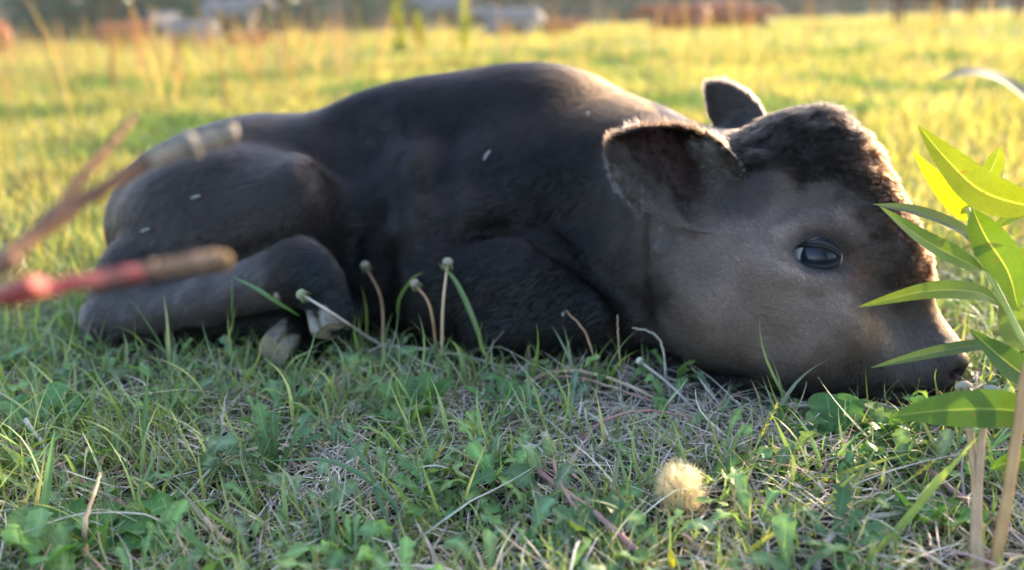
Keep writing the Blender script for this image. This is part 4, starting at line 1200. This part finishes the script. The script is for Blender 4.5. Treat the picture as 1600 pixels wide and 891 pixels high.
wleaf([(1530, 392, .690), (1500, 358, .695), (1430, 330, .70), (1362, 319, .705)], 14, [0, -.6, .9], BG)
wleaf([(1545, 425, .672), (1500, 405, .668), (1440, 372, .665), (1374, 322, .66)], 19, [.4, -.7, .4], (.18, .29, .03), RIB)
wleaf([(1516, 318, .682), (1540, 370, .672), (1575, 425, .665), (1592, 488, .66)], 31, [-.1, -1, .25], (.12, .23, .03), RIB)
wleaf([(1568, 482, .672), (1530, 458, .665), (1450, 455, .655), (1340, 480, .65)], 17, [0, -.75, .75], (.20, .30, .04), RIB, fold=.12)
wleaf([(1590, 545, .670), (1530, 540, .660), (1450, 553, .655), (1360, 575, .65)], 11, [0, -.65, .8], (.12, .20, .08))
wleaf([(1640, 600, .640), (1600, 585, .640), (1560, 555, .640), (1514, 514, .645)], 26, [.2, -.9, .5], (.085, .18, .035), RIB)
wleaf([(1640, 660, .610), (1580, 641, .612), (1480, 641, .615), (1388, 651, .62)], 31, [0, -.85, .55], (.10, .21, .045), (.26, .36, .12))
wleaf([(1680, 715, .600), (1630, 715, .602), (1580, 722, .605), (1546, 733, .61)], 17, [0, -.8, .6], (.09, .20, .04), RIB)
wleaf([(1560, 460, .690), (1580, 500, .70), (1600, 525, .705), (1640, 540, .71)], 30, [0, -1, .2], (.15, .24, .11))
wleaf([(1640, 318, .70), (1600, 330, .70), (1570, 345, .70), (1548, 362, .70)], 10, [0, -.6, .8], (.16, .27, .05))
wleaf([(1640, 440, .72), (1610, 410, .72), (1585, 395, .72), (1565, 372, .72)], 14, [0, -1, .3], (.14, .24, .06))

# unseen leafy twigs, added beyond the frame to break up the low sun
mb = MB()
for k in range(16):
    c0 = np.array([.85 + rng.normal(0, .06), .845 + rng.uniform(-.11, .09), 0.0]); hh = rng.uniform(.14, .27)
    b0 = np.array([.60, .72, .01]) + rng.normal(0, .02, 3) * [1, 1, 0]
    sp_ = spline([b0, (b0 + c0) / 2 + [0, 0, hh * .3], c0 + [0, 0, hh]], 16); V, F = tube(sp_, np.linspace(.003, .001, 16), 6); mb.add(V, F, (.3, .3, .1))
    for j in range(20):
        p = sp_[rng.integers(5, 16)]; d_ = norm(rng.normal(0, 1, 3) + [0, 0, .2]); l_ = rng.uniform(.05, .085)
        V, F, C_ = leaf_mesh([p, p + d_ * l_ * .5, p + d_ * l_ + [0, 0, -.012]], rng.normal(0, 1, 3), l_ * .13, ((.12, .22, .04), (.3, .36, .12)), segs=12); mb.add(V, F, C_)
o = mb.build('added_shade_shoots', willow_mat, None); o.parent = wil; o.data.transform(Matrix.Translation(-Vector(tuple(wb))))

# ------------------------------------------------------------------ bare branches reaching in from the left, close to the lens
def branch(name, segs_, label):
    e = empty(name, (-.75, .25, 0)); tag(e, label, 'branch')
    for nm, ctrl, rad, mat in segs_:
        pts = spline(ctrl, 40); rr = .58 * np.interp(np.linspace(0, 1, 40), np.linspace(0, 1, len(rad)), rad) * (1 + .05 * np.sin(np.arange(40) * 1.9))
        pts = pts + rng.normal(0, .0004, pts.shape)
        for kn in rng.integers(4, 36, 4): rr = rr * (1 + .20 * np.exp(-((np.arange(40) - kn) / 1.1) ** 2))
        V, F = tube(pts, rr, 12); put(nm, V, F, mat, e)
    return e
t = NT('red_bark'); f = t.noise(30, 4); t.link(t.ramp(f, [(.35, (.17, .020, .020)), (.55, (.24, .034, .030)), (.72, (.17, .075, .05))]), t.bsdf.inputs['Base Color']); t.bsdf.inputs['Roughness'].default_value = .5; t.bump(f, .4, .001); red_bark = t.m
brown_bark = simple_mat('brown_bark', (.075, .035, .022), (.15, .075, .045), 50, .7, .6)
pale_wood = simple_mat('peeled_wood', (.13, .105, .08), (.21, .17, .135), 90, .7, .4)
cut_wood = simple_mat('cut_wood', (.17, .105, .06), (.24, .155, .095), 90, .7, .4)
branch('red_branch', [('red_bark', [(-.75, .25, 0), (-.55, .33, .17), W(-60, 482, 0.286), W(0, 470, 0.292), W(110, 445, 0.307), W(225, 425, 0.318)], [.009, .008, .0056, .0056, .0052, .0052], red_bark),
                      ('bare_tip', [W(222, 425, 0.318), W(285, 414, 0.323), W(340, 407, 0.327)], [.0050, .0062, .0058], simple_mat('tip_bark', (.12, .065, .04), (.20, .12, .075), 50, .7, .5)),
                      ('cut_end', [W(318, 410, 0.326), W(349, 406, 0.328)], [.0064, .0062], cut_wood)], 'red barked branch with a pale cut end poking in from the left')
branch('brown_branch', [('bark', [(-.70, .30, 0), (-.50, .37, .18), W(-60, 440, 0.315), W(0, 408, 0.321), W(90, 340, 0.336), W(170, 290, 0.346), W(240, 246, 0.357)], [.009, .008, .0060, .0056, .0062, .0050, .0054], brown_bark),
                        ('peeled_end', [W(232, 250, 0.354), W(300, 226, 0.364), W(366, 207, 0.371)], [.0068, .0080, .0074], pale_wood),
                        ('side_twig', [W(82, 345, 0.334), W(110, 300, 0.339), W(160, 240, 0.350), W(212, 182, 0.360)], [.0046, .0036, .0030, .0024], simple_mat('twig_bark', (.14, .06, .03), (.22, .11, .06), 50, .7, .4))],
       'forked brown branch with a peeled pale end in front of the rump')

# pale dry stalk arching in the field at the right
pts = [G(1790, 330, 0), W(1720, 250, 1.9), W(1600, 148, 1.9), W(1530, 114, 1.85), W(1462, 124, 1.8)]
V, F, C_ = leaf_mesh(pts, [0, -.6, .8], .022, ((.17, .16, .12), (.19, .18, .14)), segs=40, fold=.2)
o = put('dry_reed', V, F, dry_mat, None); vcol(o, C_); tag(o, 'wide bleached dry blade arching over the sunlit field at the right edge', 'dry reed')

# specks of fluff on the coat
fl_mat = simple_mat('fluff', (.12, .12, .12), (.22, .22, .22), 500, .9, .2)
for i, (px, py, an, ln, lab) in enumerate([(760, 243, 60, .012, 'small pale grass bit stuck on the dark ribs'), (305, 308, 20, .010, 'pale grass bit stuck high on the haunch'),
                                           (226, 360, 25, .010, 'pale grass bit stuck low on the haunch'), (918, 178, 90, .005, 'round pale speck on the withers'), (880, 491, 90, .004, 'tiny white speck on the folded knee')]):
    d = skin_at(px, py, .8, 1.4); c0 = W(px, py, d - .0095); a = math.radians(an); dd = RIGHT * math.cos(a) + UP * math.sin(a)
    V, F = tube(spline([c0 - dd * ln * .6, c0 + view * -.001, c0 + dd * ln * .6 + RIGHT * .001], 8), [.0004, .0014, .0019, .0018, .0016, .0017, .0014, .0004], 6)
    o = mesh_obj('coat_speck', V, F, fl_mat); tag(o, lab, 'debris')
# ------------------------------------------------------------------ far field: cattle, weeds, trees
def blob_mesh(prims, vox, lo, hi):
    n_ = np.ceil((np.array(hi) - lo) / vox).astype(int) + 1
    g = [lo[k] + vox * np.arange(n_[k]) for k in range(3)]
    X, Y, Z = g[0][:, None, None], g[1][None, :, None], g[2][None, None, :]
    Dd = np.full(n_, 9.0)
    for q, k in prims:
        d = q[0](X, Y, Z); h = np.maximum(k - np.abs(Dd - d), 0) / k; Dd = np.minimum(Dd, d) - h * h * k * .25
    global LO, VOX
    sl, sv = LO, VOX; LO, VOX = np.array(lo, float), vox
    V, F = surface_nets(Dd.astype(np.float32)); LO, VOX = sl, sv
    F = F[(F >= 0).all(1)]; V = relax(V, F, 2)
    return V, F
A = lambda *a: np.array(a, float)
def cow_prims(lying):
    b = -.55 if lying else 0.0
    Pp = [(q_ell(A(0, 0, 1.0 + b), A(.72, .30, .34)), .15), (q_ell(A(-.58, 0, 1.02 + b), A(.30, .27, .32)), .12), (q_ell(A(.50, 0, 1.02 + b), A(.30, .25, .36)), .12),
          (q_cone(A(.62, 0, 1.12 + b), A(.98, 0, 1.22 + b), .19, .13), .10), (q_cone(A(1.0, 0, 1.26 + b), A(1.32, 0, 1.02 + b), .125, .085), .06),
          (q_cone(A(1.02, -.10, 1.32 + b), A(1.00, -.26, 1.30 + b), .035, .03), .03), (q_cone(A(1.02, .10, 1.32 + b), A(1.00, .26, 1.30 + b), .035, .03), .03),
          (q_cone(A(-.86, 0, 1.15 + b), A(-.92, 0, .72 + b * .8), .035, .025), .04)]
    for sx in (-.58, .48):
        for sy in (-.16, .16):
            if not lying:
                Pp += [(q_cone(A(sx, sy, .85), A(sx + (.03 if sx > 0 else -.05), sy, .42), .12, .06), .08), (q_cone(A(sx + (.03 if sx > 0 else -.05), sy, .42), A(sx, sy, .05), .052, .045), .03)]
            else:
                Pp += [(q_cone(A(sx, sy * 1.5, .28), A(sx + .35, sy * 2.3, .10), .13, .07), .08), (q_cone(A(sx + .35, sy * 2.3, .09), A(sx + .05, sy * 2.4, .06), .06, .05), .03)]
    return Pp
cow_meshes = {}
def cow_mesh(lying):
    if lying not in cow_meshes: cow_meshes[lying] = blob_mesh(cow_prims(lying), .035, (-1.1, -.5, -.05), (1.5, .5, 1.6 if not lying else 1.15))
    return cow_meshes[lying]
def far_cow(px, d, yaw, lying, cols, label, s=1.0, group=None, hide=1.0):
    V, F = cow_mesh(lying); g = CAM + d * (FWD + (px - 800) / FPX * RIGHT); 
    x, y = g[0] , d; 
    o = mesh_obj('cow', V, F, coat_mats[cols]); o.location = (x, y, float(ground_z(x, y)) - .02); o.rotation_euler = (0, 0, yaw); o.scale = (s, s, s)
    tag(o, label, 'cow', group)
    return o
coat_mats = {'rust': simple_mat('rust_coat', (.17, .048, .022), (.25, .08, .035), 3, .7, 0), 'dark': simple_mat('dark_brown_coat', (.05, .025, .018), (.10, .05, .035), 3, .7, 0),
             'pale': simple_mat('pale_coat', (.13, .11, .11), (.18, .155, .15), 3, .7, 0), 'black': simple_mat('black_coat', (.018, .02, .03), (.04, .04, .05), 3, .7, 0)}
GR = 'distant cattle in the field'
far_cow(12, 19, 2.9, True, 'rust', 'rust coloured cow resting far off at the left edge', 1.0, GR)
far_cow(238, 23, .3, True, 'rust', 'rust coloured cow resting left of the black one', .9, GR)
far_cow(290, 24, 1.2, False, 'black', 'small black calf standing beside a resting rust cow', .72, GR)
far_cow(335, 22, 3.0, True, 'pale', 'pale grey cow lying down, left of the standing pale one', .85, GR)
far_cow(398, 26, .1, False, 'pale', 'pale grey cow standing beneath the dark trees', .98, GR)
far_cow(415, 19, .4, True, 'rust', 'low rust coloured cow in front of the standing pale one', .5, GR)
far_cow(712, 27, 2.8, False, 'pale', 'pinkish pale cow standing between the tall yellow weeds', .95, GR)
far_cow(812, 24, 3.3, True, 'pale', 'pale cow lying down right of the tall yellow weeds', 1.0, GR)
far_cow(885, 24, .2, True, 'rust', 'small rust calf lying just right of the pale resting cow', .6, GR)
far_cow(1060, 24, 3.0, True, 'rust', 'leftmost of three rust cows above the calf head', .95, GR)
far_cow(1112, 26, .3, True, 'rust', 'middle one of three rust cows above the calf head', 1.05, GR)
far_cow(1160, 25, .1, True, 'rust', 'rightmost of three rust cows above the calf head', .8, GR)
far_cow(1425, 21, .1, False, 'dark', 'dark brown cow standing at the top right, left of its twin', 1.0, GR)
far_cow(1530, 22, 3.0, False, 'dark', 'dark brown cow standing furthest right at the top edge', 1.0, GR)

# two tall pale weeds at the top middle
def tall_weed(px, d, h, label):
    g = CAM + d * (FWD + (px - 800) / FPX * RIGHT); b = np.array([g[0], d, 0.0]); b[2] = float(ground_z(b[0], b[1]))
    e = empty('tall_weed', b); tag(e, label, 'weed')
    pts = spline([b, b + [.02, 0, h * .5], b + [-.01, .02, h]], 20); V, F = tube(pts, np.linspace(.012, .005, 20), 6); put('stem', V, F, stalk_mat((.20, .22, .06), (.32, .32, .10)), e)
    mb = MB()
    for j in range(90):
        f = .12 + .88 * (j / 90); p = b + np.array([0, 0, h * f]); a = rng.random() * 6.283; el = rng.uniform(.1, 1.0); l_ = rng.uniform(.10, .20) * (1.1 - .5 * f)
        d_ = np.array([math.cos(a) * math.cos(el), math.sin(a) * math.cos(el), math.sin(el)])
        V, F, C_ = leaf_mesh([p, p + d_ * l_ * .5, p + d_ * l_ + [0, 0, -.02]], [0, 0, 1], l_ * .20, ((.30, .32, .04), (.34, .34, .08)), segs=6); mb.add(V, F, C_)
    o = mb.build('leaves', field_mat, None); o.parent = e; o.data.transform(Matrix.Translation(-Vector(tuple(b))))
tall_weed(643, 9.0, .74, 'left of two tall yellow green weeds standing in the field')
tall_weed(742, 9.5, .78, 'right of two tall yellow green weeds standing in the field')
tall_weed(672, 12.0, .48, 'shorter yellow green weed between the two tall ones')

# trees along the far edge
def tree_meshes(seed, h, wd, cols):
    r = np.random.default_rng(seed); mb = MB()
    trunk = spline([A(0, 0, 0), A(.1, 0, h * .3), A(-.05, .1, h * .62), A(.05, 0, h * .9)], 16)
    V, F = tube(trunk, np.linspace(.22, .05, 16), 8); mb.add(V, F, (.10, .08, .06))
    for k in range(9):
        a = r.random() * 6.283; z = h * r.uniform(.2, .75); V, F = tube(spline([A(0, 0, z), A(math.cos(a) * wd * .4, math.sin(a) * wd * .4, z + h * .08), A(math.cos(a) * wd * .8, math.sin(a) * wd * .8, z + h * .18)], 8), np.linspace(.08, .02, 8), 5); mb.add(V, F, (.10, .08, .06))
    cl = MB(); nc = 110; n = 9000
    cc = []
    for k in range(nc):
        z = h * r.uniform(.02, 1.0) ; rad = wd * math.sqrt(max(.05, 1 - ((z / h - .45) / .62) ** 2)) * r.uniform(.3, 1.0); a = r.random() * 6.283
        cc.append((math.cos(a) * rad, math.sin(a) * rad, z, r.uniform(.35, .8), r.uniform(.65, 1.3)))
    cc = np.array(cc); ix = r.integers(0, nc, n); c = cc[ix]
    d = norm(r.normal(0, 1, (n, 3))) * (r.random((n, 1)) ** .4) * c[:, 3:4]; P0 = c[:, :3] + d * [1, 1, .7]; P0[:, 2] = np.maximum(P0[:, 2], .15)
    s = r.uniform(.13, .30, (n, 1)); u_ = norm(r.normal(0, 1, (n, 3))); v_ = norm(np.cross(u_, r.normal(0, 1, (n, 3))))
    Q = np.stack([P0 - u_ * s, P0 - v_ * s * .6, P0 + u_ * s, P0 + v_ * s * .6], 1).reshape(-1, 3)
    colr = np.array(cols)[r.integers(0, len(cols), n)] * c[:, 4:5] * r.uniform(.8, 1.2, (n, 1))
    return mb, Q, np.arange(n * 4).reshape(n, 4), np.repeat(colr, 4, 0)
tree_mat = blade_mat('tree_foliage', .15, .7, .1, (1.2, 1.2, .7))
bark = simple_mat('tree_bark', (.06, .05, .04), (.14, .11, .09), 4, .9, .5)
DK = [(.028, .075, .048), (.034, .085, .052), (.042, .095, .056)]
PT = [(.070, .085, .070), (.085, .098, .078), (.060, .078, .062)]  # crown colours greyed and lightened to carry distance haze
variants = [tree_meshes(1, 7.5, 2.6, DK), tree_meshes(2, 6.5, 2.9, DK), tree_meshes(3, 6.0, 2.6, PT)]
vm = []
for mbt, Q, F, c_ in variants:
    to = mbt.build('trunk', bark, None); fo = mesh_obj('crown', Q, F, tree_mat, None, False); vcol(fo, c_); vm.append((to.data, fo.data)); bpy.data.objects.remove(to); bpy.data.objects.remove(fo)
specs = [(112, 74, 0, 1.0), (170, 70, 1, 1.0), (225, 78, 0, .95), (300, 72, 1, 1.05), (375, 80, 0, 1.0), (450, 76, 1, .95), (520, 84, 0, .72), (590, 88, 1, .62), (660, 80, 1, .75), (735, 95, 2, .95), (815, 100, 2, 1.1), (900, 92, 2, 1.0),
         (985, 90, 2, 1.0), (1070, 98, 2, 1.1), (1160, 96, 1, 1.0), (1245, 92, 2, 1.0), (1330, 90, 1, .9), (1420, 98, 2, 1.0), (1510, 92, 2, 1.0), (1600, 96, 1, 1.0), (-60, 88, 2, .5), (1700, 90, 2, 1.1)]
where = ['at the far left beside the pale gap of sky', 'second from the left in the dark tree line', 'above the resting rust cow', 'above the small black calf', 'directly behind the standing pale cow',
         'just right of the standing pale cow', 'where the dark tree line dips left of centre', 'low one in the dip of the tree line', 'behind the left tall yellow weed', 'behind the right tall yellow weed',
         'above the pale resting cow', 'above the small rust calf', 'between the small rust calf and the three rust cows', 'behind the leftmost of three rust cows', 'behind the rightmost of three rust cows',
         'right of the three rust cows', 'left of the dark brown standing cows', 'behind the first dark brown standing cow', 'behind the last dark brown standing cow', 'at the far right end of the tree line',
         'low bush beyond the left edge', 'beyond the right edge']
for (px, d, v, s), wh in zip(specs, where):
    g = CAM + d * (FWD + (px - 800) / FPX * RIGHT)
    e = empty('tree', (g[0], d, -.02)); e.rotation_euler = (0, 0, rng.random() * 6.28); e.scale = (s, s, s)
    for nm, me in (('trunk', vm[v][0]), ('crown', vm[v][1])):
        o = bpy.data.objects.new(nm, me); COL.objects.link(o); o.parent = e
    tag(e, ('dark green blurred tree ' if v < 2 else 'pale grey green blurred tree ') + wh, 'tree', 'trees along the far edge of the field')

# a far-off wood behind them that reads as one mass
r = np.random.default_rng(5); n = 70000
xx = r.uniform(-80, 130, n); zz = 7.5 * r.random(n) ** .8 * (.55 + .6 * vnoise(np.stack([xx, 0 * xx, 0 * xx], 1), .12, 95)); yy = 140 + r.uniform(-5, 5, n)
P0 = np.stack([xx, yy, zz], 1); u_ = norm(r.normal(0, 1, (n, 3))); v_ = norm(np.cross(u_, r.normal(0, 1, (n, 3)))); s_ = r.uniform(.3, .6, (n, 1))
Q = np.stack([P0 - u_ * s_, P0 - v_ * s_ * .6, P0 + u_ * s_, P0 + v_ * s_ * .6], 1).reshape(-1, 3)
cl_ = np.array([.045, .065, .05]) * (.6 + .8 * vnoise(P0, .3, 96))[:, None]
o = mesh_obj('distant_woodland', Q, np.arange(n * 4).reshape(n, 4), tree_mat, None, False); vcol(o, np.repeat(cl_, 4, 0)); tag(o, kind='stuff')

# ------------------------------------------------------------------ evening haze over the pasture
t = NT('haze_air'); t.n.remove(t.bsdf)
pv = t.node('ShaderNodeVolumePrincipled'); pv.inputs['Color'].default_value = (.93, .93, .90, 1); pv.inputs['Density'].default_value = .0005; pv.inputs['Anisotropy'].default_value = .3
t.link(pv.outputs[0], t.out.inputs['Volume'])
x0, x1, y0, y1, z0, z1 = -180., 180., -20., 165., -1.5, 11.
hz = mesh_obj('haze', [(x0, y0, z0), (x1, y0, z0), (x1, y1, z0), (x0, y1, z0), (x0, y0, z1), (x1, y0, z1), (x1, y1, z1), (x0, y1, z1)],
              [(0, 3, 2, 1), (4, 5, 6, 7), (0, 1, 5, 4), (1, 2, 6, 5), (2, 3, 7, 6), (3, 0, 4, 7)], t.m, None, False); tag(hz, kind='stuff')
